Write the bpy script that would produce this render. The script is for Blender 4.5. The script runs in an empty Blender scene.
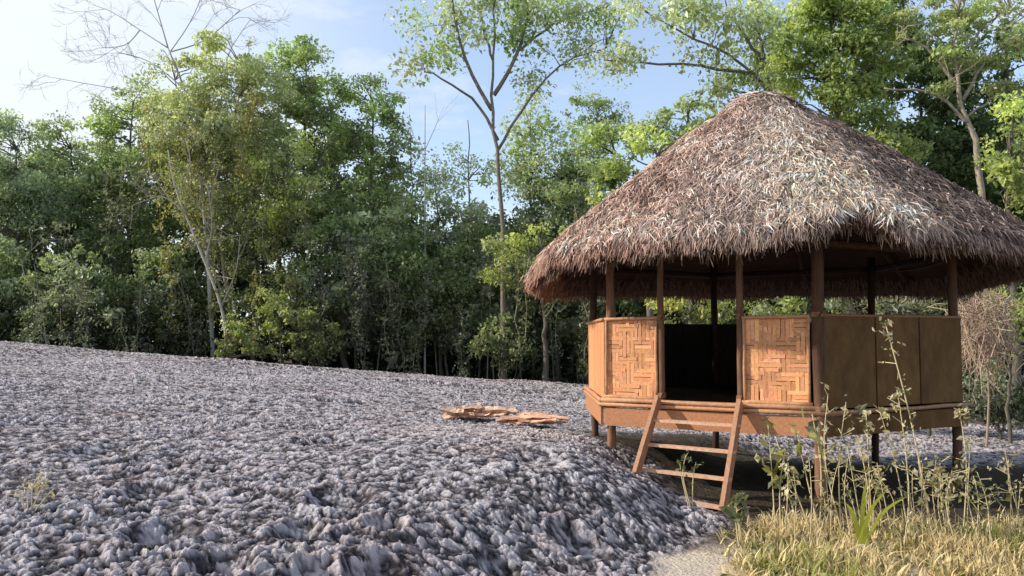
import bpy, math, random
import numpy as np

random.seed(7)
rng = np.random.default_rng(11)
scene = bpy.context.scene
COL = scene.collection
PI = math.pi
EYE = 1.55
FPX = 850.0
PITCH = math.atan(50.0 / FPX)


# ------------------------------------------------------------------ helpers
def AT(px, py, d):
    """world point seen along a photo ray, at ground distance d"""
    u = (px - 512.0) / FPX
    v = (288.0 - py) / FPX
    y = math.cos(PITCH) - v * math.sin(PITCH)
    z = math.sin(PITCH) + v * math.cos(PITCH)
    k = d / y
    return np.array([u * k, d, EYE + z * k])


def AX(px, d):
    return (px - 512.0) / FPX * d


def empty(name, loc, label=None, cat=None, group=None):
    o = bpy.data.objects.new(name, None)
    o.empty_display_size = 0.2
    COL.objects.link(o)
    o.location = [float(c) for c in loc]
    tag(o, label, cat, group)
    return o


def tag(o, label=None, cat=None, group=None, kind=None):
    if label:
        o['label'] = label
    if cat:
        o['category'] = cat
    if group:
        o['group'] = group
    if kind:
        o['kind'] = kind
    return o


class MB:
    """collects arrays of verts / faces / tints, builds ONE mesh object"""

    def __init__(self):
        self.V, self.Q, self.T, self.C = [], [], [], []
        self.n = 0

    def add(self, V, Q=None, T=None, col=None):
        V = np.asarray(V, dtype=np.float64).reshape(-1, 3)
        if Q is not None and len(Q):
            self.Q.append(np.asarray(Q, dtype=np.int64).reshape(-1, 4) + self.n)
        if T is not None and len(T):
            self.T.append(np.asarray(T, dtype=np.int64).reshape(-1, 3) + self.n)
        if col is None:
            col = (1, 1, 1)
        c = np.asarray(col, dtype=np.float64)
        if c.ndim == 1:
            c = np.repeat(c[None, :], len(V), 0)
        self.C.append(c)
        self.V.append(V)
        self.n += len(V)

    def box(self, c, s, ax=None, col=None):
        c = np.asarray(c, float)
        ax = np.eye(3) if ax is None else np.asarray(ax, float)
        V = []
        for i in (-.5, .5):
            for j in (-.5, .5):
                for k in (-.5, .5):
                    V.append(c + ax[0] * s[0] * i + ax[1] * s[1] * j + ax[2] * s[2] * k)
        Q = [(0, 1, 3, 2), (4, 6, 7, 5), (0, 4, 5, 1), (2, 3, 7, 6), (0, 2, 6, 4), (1, 5, 7, 3)]
        self.add(V, Q, col=col)

    def tube(self, P, R, n=6, col=None, caps=True):
        P = np.asarray(P, float)
        m = len(P)
        R = np.broadcast_to(np.asarray(R, float), (m,))
        T = np.gradient(P, axis=0)
        T /= np.linalg.norm(T, axis=1)[:, None] + 1e-12
        avg = T.mean(0)
        up = np.eye(3)[np.argmin(np.abs(avg))]
        A = np.cross(T, up)
        A /= np.linalg.norm(A, axis=1)[:, None] + 1e-12
        B = np.cross(T, A)
        a = np.arange(n) * 2 * PI / n
        V = (P[:, None, :] + R[:, None, None] * (A[:, None, :] * np.cos(a)[None, :, None] + B[:, None, :] * np.sin(a)[None, :, None])).reshape(-1, 3)
        i = np.arange(m - 1)[:, None] * n
        j = np.arange(n)[None, :]
        j2 = (j + 1) % n
        Q = np.stack([i + j, i + j2, i + n + j2, i + n + j], -1).reshape(-1, 4)
        TT = None
        if caps:
            V = np.vstack([V, P[0], P[-1]])
            k = m * n
            jj = np.arange(n)
            TT = np.vstack([np.stack([jj * 0 + k, (jj + 1) % n, jj], -1),
                            np.stack([jj * 0 + k + 1, (m - 1) * n + jj, (m - 1) * n + (jj + 1) % n], -1)])
        c = None
        if col is not None:
            c = np.asarray(col, float)
            if c.ndim == 2:
                c = np.repeat(c, n, 0)
                if caps:
                    c = np.vstack([c, c[0], c[-1]])
        self.add(V, Q, TT, c)

    def build(self, name, mat, parent=None, smooth=False, world=True):
        V = np.concatenate(self.V)
        C = np.concatenate(self.C)
        if parent is not None and world:
            off = np.zeros(3)
            p = parent
            while p is not None:
                off += np.array(p.location)
                p = p.parent
            V = V - off
        Q = np.concatenate(self.Q) if self.Q else np.zeros((0, 4), np.int64)
        T = np.concatenate(self.T) if self.T else np.zeros((0, 3), np.int64)
        me = bpy.data.meshes.new(name)
        nl = len(Q) * 4 + len(T) * 3
        me.vertices.add(len(V))
        me.vertices.foreach_set('co', V.astype(np.float32).ravel())
        me.loops.add(nl)
        me.loops.foreach_set('vertex_index', np.concatenate([Q.ravel(), T.ravel()]).astype(np.int32))
        nf = len(Q) + len(T)
        me.polygons.add(nf)
        ls = np.concatenate([np.arange(len(Q)) * 4, len(Q) * 4 + np.arange(len(T)) * 3]).astype(np.int32)
        me.polygons.foreach_set('loop_start', ls)
        me.polygons.foreach_set('use_smooth', np.full(nf, bool(smooth)))
        me.update(calc_edges=True)
        at = me.color_attributes.new('tint', 'FLOAT_COLOR', 'POINT')
        at.data.foreach_set('color', np.concatenate([C, np.ones((len(C), 1))], 1).astype(np.float32).ravel())
        me.materials.append(mat)
        o = bpy.data.objects.new(name, me)
        COL.objects.link(o)
        if parent is not None:
            o.parent = parent
        return o


# ------------------------------------------------------------------ materials
def new_mat(name):
    m = bpy.data.materials.new(name)
    m.use_nodes = True
    nt = m.node_tree
    nt.nodes.clear()
    out = nt.nodes.new('ShaderNodeOutputMaterial')
    return m, nt, out


def N(nt, t, **kw):
    n = nt.nodes.new(t)
    for k, v in kw.items():
        setattr(n, k, v)
    return n


def leaf_mat(name, transl=0.45, rough=0.42, spec=0.5):
    m, nt, out = new_mat(name)
    a = N(nt, 'ShaderNodeAttribute', attribute_name='tint')
    p = N(nt, 'ShaderNodeBsdfPrincipled')
    p.inputs['Roughness'].default_value = rough
    p.inputs['Specular IOR Level'].default_value = spec
    t = N(nt, 'ShaderNodeBsdfTranslucent')
    mx = N(nt, 'ShaderNodeMixShader')
    mx.inputs[0].default_value = transl
    br = N(nt, 'ShaderNodeMix', data_type='RGBA', blend_type='MULTIPLY')
    br.inputs[0].default_value = 1
    br.inputs[7].default_value = (1.2, 1.22, 0.75, 1)
    nt.links.new(a.outputs['Color'], p.inputs['Base Color'])
    nt.links.new(a.outputs['Color'], br.inputs[6])
    nt.links.new(br.outputs[2], t.inputs['Color'])
    nt.links.new(p.outputs[0], mx.inputs[1])
    nt.links.new(t.outputs[0], mx.inputs[2])
    nt.links.new(mx.outputs[0], out.inputs[0])
    return m


def wood_mat(name, base, dark, scale=(6, 6, 1.2), rough=0.75, bump=0.25, tint=True, spec=0.2, noise=5.0):
    m, nt, out = new_mat(name)
    tc = N(nt, 'ShaderNodeTexCoord')
    mp = N(nt, 'ShaderNodeMapping')
    mp.inputs['Scale'].default_value = scale
    n1 = N(nt, 'ShaderNodeTexNoise')
    n1.inputs['Scale'].default_value = noise
    n1.inputs['Detail'].default_value = 8
    n1.inputs['Roughness'].default_value = 0.65
    cr = N(nt, 'ShaderNodeValToRGB')
    cr.color_ramp.elements[0].position = 0.32
    cr.color_ramp.elements[0].color = (*dark, 1)
    cr.color_ramp.elements[1].position = 0.66
    cr.color_ramp.elements[1].color = (*base, 1)
    p = N(nt, 'ShaderNodeBsdfPrincipled')
    p.inputs['Roughness'].default_value = rough
    p.inputs['Specular IOR Level'].default_value = spec
    nt.links.new(tc.outputs['Object'], mp.inputs[0])
    nt.links.new(mp.outputs[0], n1.inputs[0])
    nt.links.new(n1.outputs[0], cr.inputs[0])
    col = cr.outputs[0]
    if tint:
        a = N(nt, 'ShaderNodeAttribute', attribute_name='tint')
        mx = N(nt, 'ShaderNodeMix', data_type='RGBA', blend_type='MULTIPLY')
        mx.inputs[0].default_value = 1
        nt.links.new(col, mx.inputs[6])
        nt.links.new(a.outputs['Color'], mx.inputs[7])
        col = mx.outputs[2]
    nt.links.new(col, p.inputs['Base Color'])
    b = N(nt, 'ShaderNodeBump')
    b.inputs['Strength'].default_value = bump
    b.inputs['Distance'].default_value = 0.01
    nt.links.new(n1.outputs[0], b.inputs['Height'])
    nt.links.new(b.outputs[0], p.inputs['Normal'])
    nt.links.new(p.outputs[0], out.inputs[0])
    return m


def tint_mat(name, rough=0.8, spec=0.15, transl=0.0):
    m, nt, out = new_mat(name)
    a = N(nt, 'ShaderNodeAttribute', attribute_name='tint')
    p = N(nt, 'ShaderNodeBsdfPrincipled')
    p.inputs['Roughness'].default_value = rough
    p.inputs['Specular IOR Level'].default_value = spec
    nt.links.new(a.outputs['Color'], p.inputs['Base Color'])
    sh = p.outputs[0]
    if transl:
        t = N(nt, 'ShaderNodeBsdfTranslucent')
        nt.links.new(a.outputs['Color'], t.inputs['Color'])
        mx = N(nt, 'ShaderNodeMixShader')
        mx.inputs[0].default_value = transl
        nt.links.new(p.outputs[0], mx.inputs[1])
        nt.links.new(t.outputs[0], mx.inputs[2])
        sh = mx.outputs[0]
    nt.links.new(sh, out.inputs[0])
    return m


M_LEAF = leaf_mat('leaf')
M_BARK = wood_mat('bark', (0.22, 0.20, 0.17), (0.10, 0.09, 0.075), scale=(4, 4, 1.5), bump=0.5)
M_TWIG = tint_mat('dry_twig', 0.8)
M_BAMBOO = wood_mat('bamboo', (0.52, 0.29, 0.16), (0.34, 0.17, 0.09), scale=(5, 5, 5), rough=0.55, bump=0.15, spec=0.35)
M_SLAT = wood_mat('bamboo_slat', (0.88, 0.435, 0.215), (0.66, 0.285, 0.13), scale=(9, 9, 9), rough=0.55, bump=0.2, spec=0.3)
M_BOARD = wood_mat('board', (0.18, 0.096, 0.034), (0.10, 0.05, 0.017), scale=(1.2, 1.2, .7), rough=0.8, bump=0.12)
M_POST = wood_mat('post_wood', (0.15, 0.085, 0.056), (0.08, 0.042, 0.028), scale=(6, 6, 1.0), rough=0.8, bump=0.4)
M_SHADEWOOD = wood_mat('shaded_wood', (0.04, 0.028, 0.02), (0.02, 0.014, 0.01), scale=(5, 5, 1), rough=0.9)  # wood colour darkened to stand in for shade inside the hut
M_PLANK = wood_mat('ladder_wood', (0.52, 0.31, 0.20), (0.36, 0.19, 0.11), scale=(5, 5, 5), rough=0.7, bump=0.25)
M_THATCH = tint_mat('thatch_straw', 0.85, 0.04)
M_SHELL = wood_mat('thatch_underside', (0.13, 0.075, 0.045), (0.055, 0.03, 0.02), scale=(14, 14, 3), rough=0.9, bump=0.8)
M_GRASS = tint_mat('dry_grass_blade', 0.8, 0.1, 0.3)


def ground_material():
    m, nt, out = new_mat('cracked_mud_ground')
    L = nt.links.new
    tc = N(nt, 'ShaderNodeTexCoord')
    a = N(nt, 'ShaderNodeAttribute', attribute_name='tint')   # r = mud, g = sand, b = height of the clods
    sep = N(nt, 'ShaderNodeSeparateColor')
    L(a.outputs['Color'], sep.inputs[0])
    n1 = N(nt, 'ShaderNodeTexNoise')
    n1.inputs['Scale'].default_value = 30
    n1.inputs['Detail'].default_value = 8
    n1.inputs['Roughness'].default_value = 0.7
    L(tc.outputs['Object'], n1.inputs[0])
    n2 = N(nt, 'ShaderNodeTexNoise')
    n2.inputs['Scale'].default_value = 1.3
    n2.inputs['Detail'].default_value = 5
    L(tc.outputs['Object'], n2.inputs[0])
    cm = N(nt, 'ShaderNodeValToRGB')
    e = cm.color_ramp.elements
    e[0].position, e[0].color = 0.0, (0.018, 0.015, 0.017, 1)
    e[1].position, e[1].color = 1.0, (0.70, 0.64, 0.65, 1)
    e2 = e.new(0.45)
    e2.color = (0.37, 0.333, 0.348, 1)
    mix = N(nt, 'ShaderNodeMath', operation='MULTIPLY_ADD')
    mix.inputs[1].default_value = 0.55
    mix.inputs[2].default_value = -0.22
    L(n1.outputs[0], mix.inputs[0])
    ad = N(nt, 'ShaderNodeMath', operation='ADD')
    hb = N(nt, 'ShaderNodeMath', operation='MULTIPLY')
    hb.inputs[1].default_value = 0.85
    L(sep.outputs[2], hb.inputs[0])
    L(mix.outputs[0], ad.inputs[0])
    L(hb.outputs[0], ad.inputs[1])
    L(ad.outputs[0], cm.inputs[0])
    # warm patches in the mud
    w = N(nt, 'ShaderNodeMix', data_type='RGBA', blend_type='MULTIPLY')
    wr = N(nt, 'ShaderNodeMapRange')
    wr.inputs[1].default_value = 0.5
    wr.inputs[2].default_value = 0.75
    L(n2.outputs[0], wr.inputs[0])
    L(wr.outputs[0], w.inputs[0])
    L(cm.outputs[0], w.inputs[6])
    w.inputs[7].default_value = (1.05, 0.96, 0.92, 1)
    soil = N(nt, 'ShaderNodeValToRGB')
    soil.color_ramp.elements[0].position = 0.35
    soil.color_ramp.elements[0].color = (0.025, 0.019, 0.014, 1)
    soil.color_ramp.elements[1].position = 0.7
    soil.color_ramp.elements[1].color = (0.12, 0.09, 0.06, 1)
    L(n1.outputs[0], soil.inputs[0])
    sand = N(nt, 'ShaderNodeValToRGB')
    sand.color_ramp.elements[0].position = 0.3
    sand.color_ramp.elements[0].color = (0.54, 0.44, 0.33, 1)
    sand.color_ramp.elements[1].position = 0.7
    sand.color_ramp.elements[1].color = (0.80, 0.69, 0.56, 1)
    L(n1.outputs[0], sand.inputs[0])
    m1 = N(nt, 'ShaderNodeMix', data_type='RGBA')
    L(sep.outputs[1], m1.inputs[0])
    L(soil.outputs[0], m1.inputs[6])
    L(sand.outputs[0], m1.inputs[7])
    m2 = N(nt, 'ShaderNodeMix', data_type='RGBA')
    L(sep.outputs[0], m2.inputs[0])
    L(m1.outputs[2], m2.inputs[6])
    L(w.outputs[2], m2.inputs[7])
    p = N(nt, 'ShaderNodeBsdfPrincipled')
    p.inputs['Roughness'].default_value = 0.9
    p.inputs['Specular IOR Level'].default_value = 0.12
    L(m2.outputs[2], p.inputs['Base Color'])
    b = N(nt, 'ShaderNodeBump')
    b.inputs['Strength'].default_value = 1.0
    b.inputs['Distance'].default_value = 0.035
    vo = N(nt, 'ShaderNodeTexVoronoi', feature='F1')
    vo.inputs['Scale'].default_value = 34
    L(tc.outputs['Object'], vo.inputs[0])
    bh = N(nt, 'ShaderNodeMath', operation='MULTIPLY_ADD')
    bh.inputs[1].default_value = -.45
    L(vo.outputs['Distance'], bh.inputs[0])
    L(n1.outputs[0], bh.inputs[2])
    L(bh.outputs[0], b.inputs['Height'])
    L(b.outputs[0], p.inputs['Normal'])
    L(p.outputs[0], out.inputs[0])
    return m


# ------------------------------------------------------------------ noise
def h2(ix, iy, s):
    n = (ix.astype(np.int64) * 374761393 + iy.astype(np.int64) * 668265263 + s * 974634777) & 0x7fffffff
    n = ((n ^ (n >> 13)) * 1274126177) & 0x7fffffff
    n = (n ^ (n >> 16)) & 0xffffff
    return n / float(0xffffff)


def vnoise(x, y, s=0):
    ix, iy = np.floor(x), np.floor(y)
    fx, fy = x - ix, y - iy
    fx = fx * fx * (3 - 2 * fx)
    fy = fy * fy * (3 - 2 * fy)
    a = h2(ix, iy, s)
    b = h2(ix + 1, iy, s)
    c = h2(ix, iy + 1, s)
    d = h2(ix + 1, iy + 1, s)
    return (a * (1 - fx) + b * fx) * (1 - fy) + (c * (1 - fx) + d * fx) * fy


def fbm(x, y, o=4, s=0):
    r = np.zeros_like(x)
    amp = 0.5
    for k in range(o):
        r += amp * vnoise(x, y, s + k)
        x, y = x * 2.03 + 17.1, y * 2.03 + 5.7
        amp *= 0.5
    return r


def clods(x, y, size, s, lo=.35, hi=.75):
    """overlapping slab-like lumps, 0..1"""
    X, Y = x / size, y / size
    ix, iy = np.floor(X), np.floor(Y)
    best = np.zeros_like(x)
    for dx in (-1, 0, 1):
        for dy in (-1, 0, 1):
            cx, cy = ix + dx, iy + dy
            px = cx + h2(cx, cy, s)
            py = cy + h2(cx, cy, s + 1)
            r = lo + (hi - lo) * h2(cx, cy, s + 2)
            ht = 0.15 + 0.85 * h2(cx, cy, s + 3) ** 1.4
            an = h2(cx, cy, s + 4) * PI
            el = 0.65 + 0.7 * h2(cx, cy, s + 5)
            tx = (h2(cx, cy, s + 6) - .5) * 1.6
            ty = (h2(cx, cy, s + 7) - .5) * 1.6
            ux, uy = X - px, Y - py
            ca, sa = np.cos(an), np.sin(an)
            a = (ux * ca + uy * sa) / (r * el)
            b = (-ux * sa + uy * ca) / (r / el)
            q = np.clip(1 - (np.abs(a) ** 2.6 + np.abs(b) ** 2.6), 0, 1) ** 0.55
            v = q * ht * (1 + 0.8 * (tx * a + ty * b) * 0.7)
            best = np.maximum(best, v)
    return best


def smooth(a, b, x):
    t = np.clip((x - a) / (b - a), 0, 1)
    return t * t * (3 - 2 * t)


XS = np.array([-60, -30, -17, -10, -3.4, 0, 1.9, 5, 12, 40])
ZS = np.array([2.9, 2.1, 1.45, 0.93, 0.42, 0.22, 0.08, -0.12, -0.30, -0.5])
EY = np.array([0, 3.0, 4.5, 5.6, 6.2, 7.0, 8.2, 9.5, 12, 14, 20, 60])
EX = np.array([-1.9, -1.3, -0.3, 0.42, 0.88, 1.4, 1.75, 2.0, 3.2, 5.0, 12, 50])


def base_height(x, y):
    x = np.asarray(x, float)
    y = np.asarray(y, float)
    mudz = np.interp(x, XS, ZS) + 0.32 * np.exp(-((x - .5) ** 2 + (y - 8.2) ** 2) / 7.0)
    mudz = mudz * smooth(1.0, 4.5, y) if True else mudz
    mudz = mudz + (fbm(x * .25, y * .25, 3, 5) - .45) * 0.35 * smooth(3, 9, np.abs(y) + np.abs(x) * .3)
    ed = (np.interp(y, EY, EX) - x) + (fbm(x * 1.3, y * 1.3, 3, 40) - .45) * 0.7
    low = -0.24 * smooth(8.0, 15.0, y) - 0.03
    m = smooth(-0.45, 1.15, ed)
    z = low + (mudz - low) * m
    z = z - 0.09 * np.clip(y - 27, 0, 40)         # falls away behind the crest, under the forest
    mud = np.maximum(smooth(-0.5, -0.25, ed), smooth(10.6, 11.6, y + (fbm(x, y, 2, 77) - .5)))
    mud = mud * (1 - smooth(28.5, 30, y + np.clip(x, -40, 0) * .0))
    mud = mud * (1 - .93 * smooth(1.15, .8, np.hypot((x - 3.7) / 2.5, (y - 9.5) / 2.4) + (fbm(x * 2, y * 2, 3, 61) - .45) * .4))  # mud turned to dark soil under the hut, standing in for its shadow
    mud = mud * (1 - .9 * smooth(1.15, .75, np.hypot((x - 2.45) / 1.7, (y - 11.2) / 2.0) + (fbm(x * 2, y * 2, 3, 62) - .45) * .4))  # second dark patch towards the back, more hut shadow put into the colour
    mud = mud * (1 - smooth(17.5, 18.5, y) * smooth(5, 8, x))
    return z, mud, ed


def gz(x, y):
    return float(base_height(np.array([x]), np.array([y]))[0][0])


# ------------------------------------------------------------------ ground
def build_ground():
    a_f = np.linspace(-44, 42, 1330)
    a_all = np.concatenate([np.linspace(-180, -45, 46), a_f, np.linspace(43, 180, 46)[:-1]])
    r = [0.05]
    while r[-1] < 400:
        q = r[-1]
        if q < 3.2:
            st = .15
        elif q < 9:
            st = 0.0115 + max(0, q - 4.5) * .0026
        elif q < 32:
            st = 0.0232 + (q - 9) * .0042
        else:
            st = (q - 30) * .12
        r.append(q + st)
    r = np.array(r)
    A, Rr = np.meshgrid(np.radians(a_all), r)
    x, y = (Rr * np.sin(A)).ravel(), (Rr * np.cos(A)).ravel()
    z, mud, ed = base_height(x, y)
    fade = 1 - smooth(34, 60, np.hypot(x, y))
    z = z * fade + (1 - fade) * (-2.5)
    wx = x + (fbm(x * 5, y * 5, 2, 3) - .4) * .11
    wy = y + (fbm(x * 5 + 9, y * 5, 2, 8) - .4) * .11
    wx = wx + (fbm(x * 17, y * 17, 2, 13) - .4) * .06
    wy = wy + (fbm(x * 17 + 4, y * 17, 2, 18) - .4) * .06
    c1 = clods(wx, wy, 0.105, 100)
    c2 = clods(wx, wy, 0.058, 200)
    c3 = clods(wx, wy, 0.036, 300)
    big = fbm(x * 1.1, y * 1.1, 3, 60)
    rough_zone = 0.65 + 0.7 * smooth(.38, .62, big) + 0.2 * (1 - smooth(5.2, 7.5, y))
    hgt = (0.021 * c1 + 0.021 * c2 + 0.014 * c3) * rough_zone + 0.05 * (fbm(x * 8, y * 8, 5, 21) - .45)
    # pits and footprints
    pits = [(-0.75, 4.75, .17, .10), (-1.05, 4.62, .12, .07), (-0.35, 4.55, .13, .09), (0.1, 4.85, .15, .09), (0.36, 4.75, .1, .07),
            (-1.3, 5.3, .14, .08), (0.62, 5.25, .14, .08), (-2.1, 5.1, .18, .1), (-1.55, 4.6, .16, .1), (-0.8, 5.5, .12, .07), (-2.6, 6.2, .22, .07),
            (-1.2, 6.1, .2, .07), (0.45, 6.0, .16, .07), (-.1, 5.4, .12, .06), (-3.6, 7.6, .3, .07), (-1.9, 8.6, .3, .08), (0.2, 7.4, .25, .06)]
    for (px, py, pr, pd) in pits:
        q = ((wx - px) ** 2 + ((wy - py) * .8) ** 2) / pr ** 2
        hgt = hgt * (1 - .6 * np.exp(-q * 1.2)) - 1.05 * pd * np.exp(-q ** 1.2) + pd * .4 * np.exp(-(np.sqrt(q) - 1.35) ** 2 * 9)
    # low broken terraces across the field
    for (lx, ly, ll, sl) in [(-7.2, 24.5, 3.2, .05), (-1.2, 22, 5, .03), (-3.1, 10.8, 1.1, -.1), (-5.0, 13.5, 1.6, .1), (1.0, 20.5, 3, 0), (-3.3, 15, 1.2, .1)]:
        t = (x - lx) / ll
        dd = (y - ly) - sl * (x - lx) - (fbm(x * .8, y * .8, 2, 90) - .5) * 1.2
        hgt = hgt + 0.05 * np.exp(-t ** 2 * 1.5) * (smooth(-.18, 0.0, dd) - smooth(0.0, 1.6, dd))
    cl = smooth(.14, .66, .36 * c1 + .36 * c2 + .28 * c3)  # clod height darkens the crevices in colour, imitating shade between lumps
    soilh = 0.02 * fbm(x * 6, y * 6, 4, 31)
    z = z + hgt * mud * fade + soilh * (1 - mud) * fade
    # sand path, and straw-coloured litter under the dry grass
    sd = np.exp(-(((x - 1.36 - (y - 5.7) * .3) / .6) ** 2 + ((y - 5.6) / .6) ** 2)) * 4.5 + 0.75 * smooth(6.8, 5.0, y) * (x > .2) * fbm(x * 3, y * 3, 3, 55) * 1.2
    straw = .62 * smooth(1.45, 1.9, x - (y - 5) * .22) * smooth(7.4, 6.4, y) * (y > 3)
    sand = np.clip(straw * (.5 + fbm(x * 9, y * 9, 3, 70)) + sd * (0.5 + fbm(x * 6, y * 6, 3, 66)), 0, 1)
    n = len(a_all)
    rows = len(r)
    i = np.arange(rows - 1)[:, None] * n
    j = np.arange(n)[None, :]
    j2 = (j + 1) % n
    Q = np.stack([i + j, i + n + j, i + n + j2, i + j2], -1).reshape(-1, 4)
    Q = Q[:, ::-1]
    mb = MB()
    V = np.stack([x, y, z], -1)
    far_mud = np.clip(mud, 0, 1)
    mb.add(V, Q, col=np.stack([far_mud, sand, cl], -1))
    g = mb.build('ground', ground_material(), None, smooth=False)
    tag(g, 'grey cracked lumpy mud field meeting a sandy path', kind='structure')
    return g


build_ground()

# ------------------------------------------------------------------ hut
HC = np.array([2.915, 10.225, 0.0])
HR, HPHI = 2.2, -1.06
FLOOR, TOPZ = 0.90, 1.75


def hv(k, r=HR, z=0.0):
    a = HPHI + k * PI / 3
    return np.array([HC[0] + r * math.sin(a), HC[1] - r * math.cos(a), z])


VA, VB, VC, VD, VE, VF = [hv(k) for k in range(6)]
hut = empty('thatched_hut', (HC[0], HC[1], 0.0), 'six-sided bamboo hut with shaggy brown thatched roof raised on short posts', 'hut')
Z3 = np.array([0, 0, 1.0])


def wall_frame(k):
    a, b = hv(k), hv(k + 1)
    u = (b - a) / np.linalg.norm(b - a)
    n = np.cross(u, Z3)
    if np.dot(n, (a + b) / 2 - HC) < 0:
        n = -n
    return a, b, u, n


# posts
ROOFZ = 2.5
for k in range(6):
    mb = MB()
    p = hv(k, HR if k == 1 else HR - .075)
    zb = gz(p[0], p[1]) - 0.25
    rr = 0.056 if k == 1 else 0.047
    zs = np.linspace(zb, 2.62, 9)
    P = np.stack([p[0] + rng.normal(0, .006, 9), p[1] + rng.normal(0, .006, 9), zs], -1)
    mb.tube(P, rr * (1 + rng.normal(0, .03, 9)), 12, col=(np.interp(zs, [.7, 1.0], [1.9, .75])[:, None] * np.array([[1.0, .93, .85]]) if k == 1 else (2.1, 1.9, 1.7) if k == 0 else (.45, .45, .45) if k in (3, 4) else (1, 1, 1)))  # near post's sun and roof shade, and the rear posts' shade, tinted in
    mb.build('post', M_POST, hut, smooth=True)
# slim extra pole beside the left corner
a, b, u, n = wall_frame(0)
DL, DR = 0.64, 1.46           # door opening along the front wall
for s in (DL, DR):
    mb = MB()
    c = a + u * s
    zs = np.linspace(FLOOR - .12, 2.55, 7)
    mb.tube(np.stack([c[0] + rng.normal(0, .004, 7), c[1] + rng.normal(0, .004, 7), zs], -1), 0.034, 10, col=(1.5, 1.4, 1.3))
    mb.build('door_post', M_POST, hut, smooth=True)


def woven(k, s0, s1, z0, z1, name='woven_panel', off=0.0, seed=1):
    a, b, u, n = wall_frame(k)
    r = np.random.default_rng(seed)
    mb = MB()
    # dark backing sheet
    c = a + u * (s0 + s1) / 2 + n * (off - .012) + Z3 * (z0 + z1) / 2
    mb.box(c, (s1 - s0 - .01, .012, z1 - z0 - .01), (u, n, Z3), col=(.35, .28, .24))
    cell = 0.172
    nx = max(1, int(math.ceil((s1 - s0) / cell)) + 1)
    nz = int(math.ceil((z1 - z0) / cell)) + 1
    for i in range(-1, nx):
        for j in range(-1, nz):
            vert = ((i + j) % 2 == 0) != (r.uniform() < .10)
            ox = s0 + i * cell * 1.0 + r.normal(0, .006) - .03
            oz = z0 + j * cell + r.normal(0, .006) - .05
            lev = r.uniform(0, .006)
            m = 4
            tone_b = r.uniform(.78, 1.18)
            for q in range(m):
                w = cell / m
                L = cell * r.uniform(1.1, 2.0)
                ww = w * r.uniform(.82, .95)
                if vert:
                    x0, x1 = ox + q * w, ox + q * w + ww
                    y0, y1 = oz - (L - cell) / 2, oz + cell + (L - cell) / 2
                else:
                    x0, x1 = ox - (L - cell) / 2, ox + cell + (L - cell) / 2
                    y0, y1 = oz + q * w, oz + q * w + ww
                x0, x1 = max(x0, s0 + .004), min(x1, s1 - .004)
                y0, y1 = max(y0, z0 + .004), min(y1, z1 - .004)
                if x1 - x0 < .006 or y1 - y0 < .006:
                    continue
                t = tone_b * r.uniform(.8, 1.14)
                tilt = r.uniform(-.05, .05)
                uu = u * math.cos(tilt) + n * math.sin(tilt)
                nn = n * math.cos(tilt) - u * math.sin(tilt)
                c = a + u * (x0 + x1) / 2 + Z3 * (y0 + y1) / 2 + n * (off + lev + r.uniform(0, .004))
                mb.box(c, (x1 - x0, .003, y1 - y0), (uu, nn, Z3), col=(t, t * r.uniform(.93, 1.04), t * r.uniform(.85, 1.05)))
    return mb.build(name, M_SLAT, hut)


def edge_pole(P0, P1, r=.016, name='frame', parent=None, mat=None, col=(1.2, 1.15, 1.1)):
    mb = MB()
    t = np.linspace(0, 1, 6)[:, None]
    P = np.asarray(P0) * (1 - t) + np.asarray(P1) * t + rng.normal(0, .002, (6, 3))
    mb.tube(P, r * (1 + rng.normal(0, .05, 6)), 8, col=col)
    return mb.build(name, mat or M_BAMBOO, parent or hut, smooth=True)


def panel_with_frame(k, s0, s1, seed, z1=TOPZ):
    a, b, u, n = wall_frame(k)
    p = woven(k, s0, s1, FLOOR + .03, z1, seed=seed)
    mb = MB()
    for (A0, A1, r) in ((a + u * s0 + Z3 * FLOOR, a + u * s0 + Z3 * z1, .015), (a + u * s1 + Z3 * FLOOR, a + u * s1 + Z3 * z1, .015),
                        (a + u * (s0 - .02) + Z3 * z1, a + u * (s1 + .02) + Z3 * (z1 + .006), .017), (a + u * (s0 - .03) + Z3 * (FLOOR + .03), a + u * (s1 + .03) + Z3 * (FLOOR + .025), .02)):
        t = np.linspace(0, 1, 6)[:, None]
        P = (A0 + n * .026) * (1 - t) + (A1 + n * .026) * t + rng.normal(0, .002, (6, 3))
        mb.tube(P, r * (1 + rng.normal(0, .05, 6)), 8, col=(1.15, 1.12, 1.05))
    mb.build('frame', M_BAMBOO, p, smooth=True)
    return p


panel_with_frame(0, .03, DL - .045, 3)
panel_with_frame(0, DR + .045, HR - .085, 4)
# left side wall (front-left face) of upright split bamboo
a, b, u, n = wall_frame(5)
mb = MB()
s = .02
while s < HR - .03:
    w = rng.uniform(.05, .075)
    t = rng.uniform(.85, 1.12)
    mb.box(a + u * (s + w / 2) + n * rng.uniform(0, .006) + Z3 * (FLOOR + TOPZ) / 2, (w * .94, .008, TOPZ - FLOOR), (u, n, Z3), col=(t, t * .97, t * .93))
    s += w
mb.build('slat_wall', M_SLAT, hut)
edge_pole(a + Z3 * TOPZ + n * .02, b + Z3 * TOPZ + n * .02, .018, 'rail')
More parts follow.
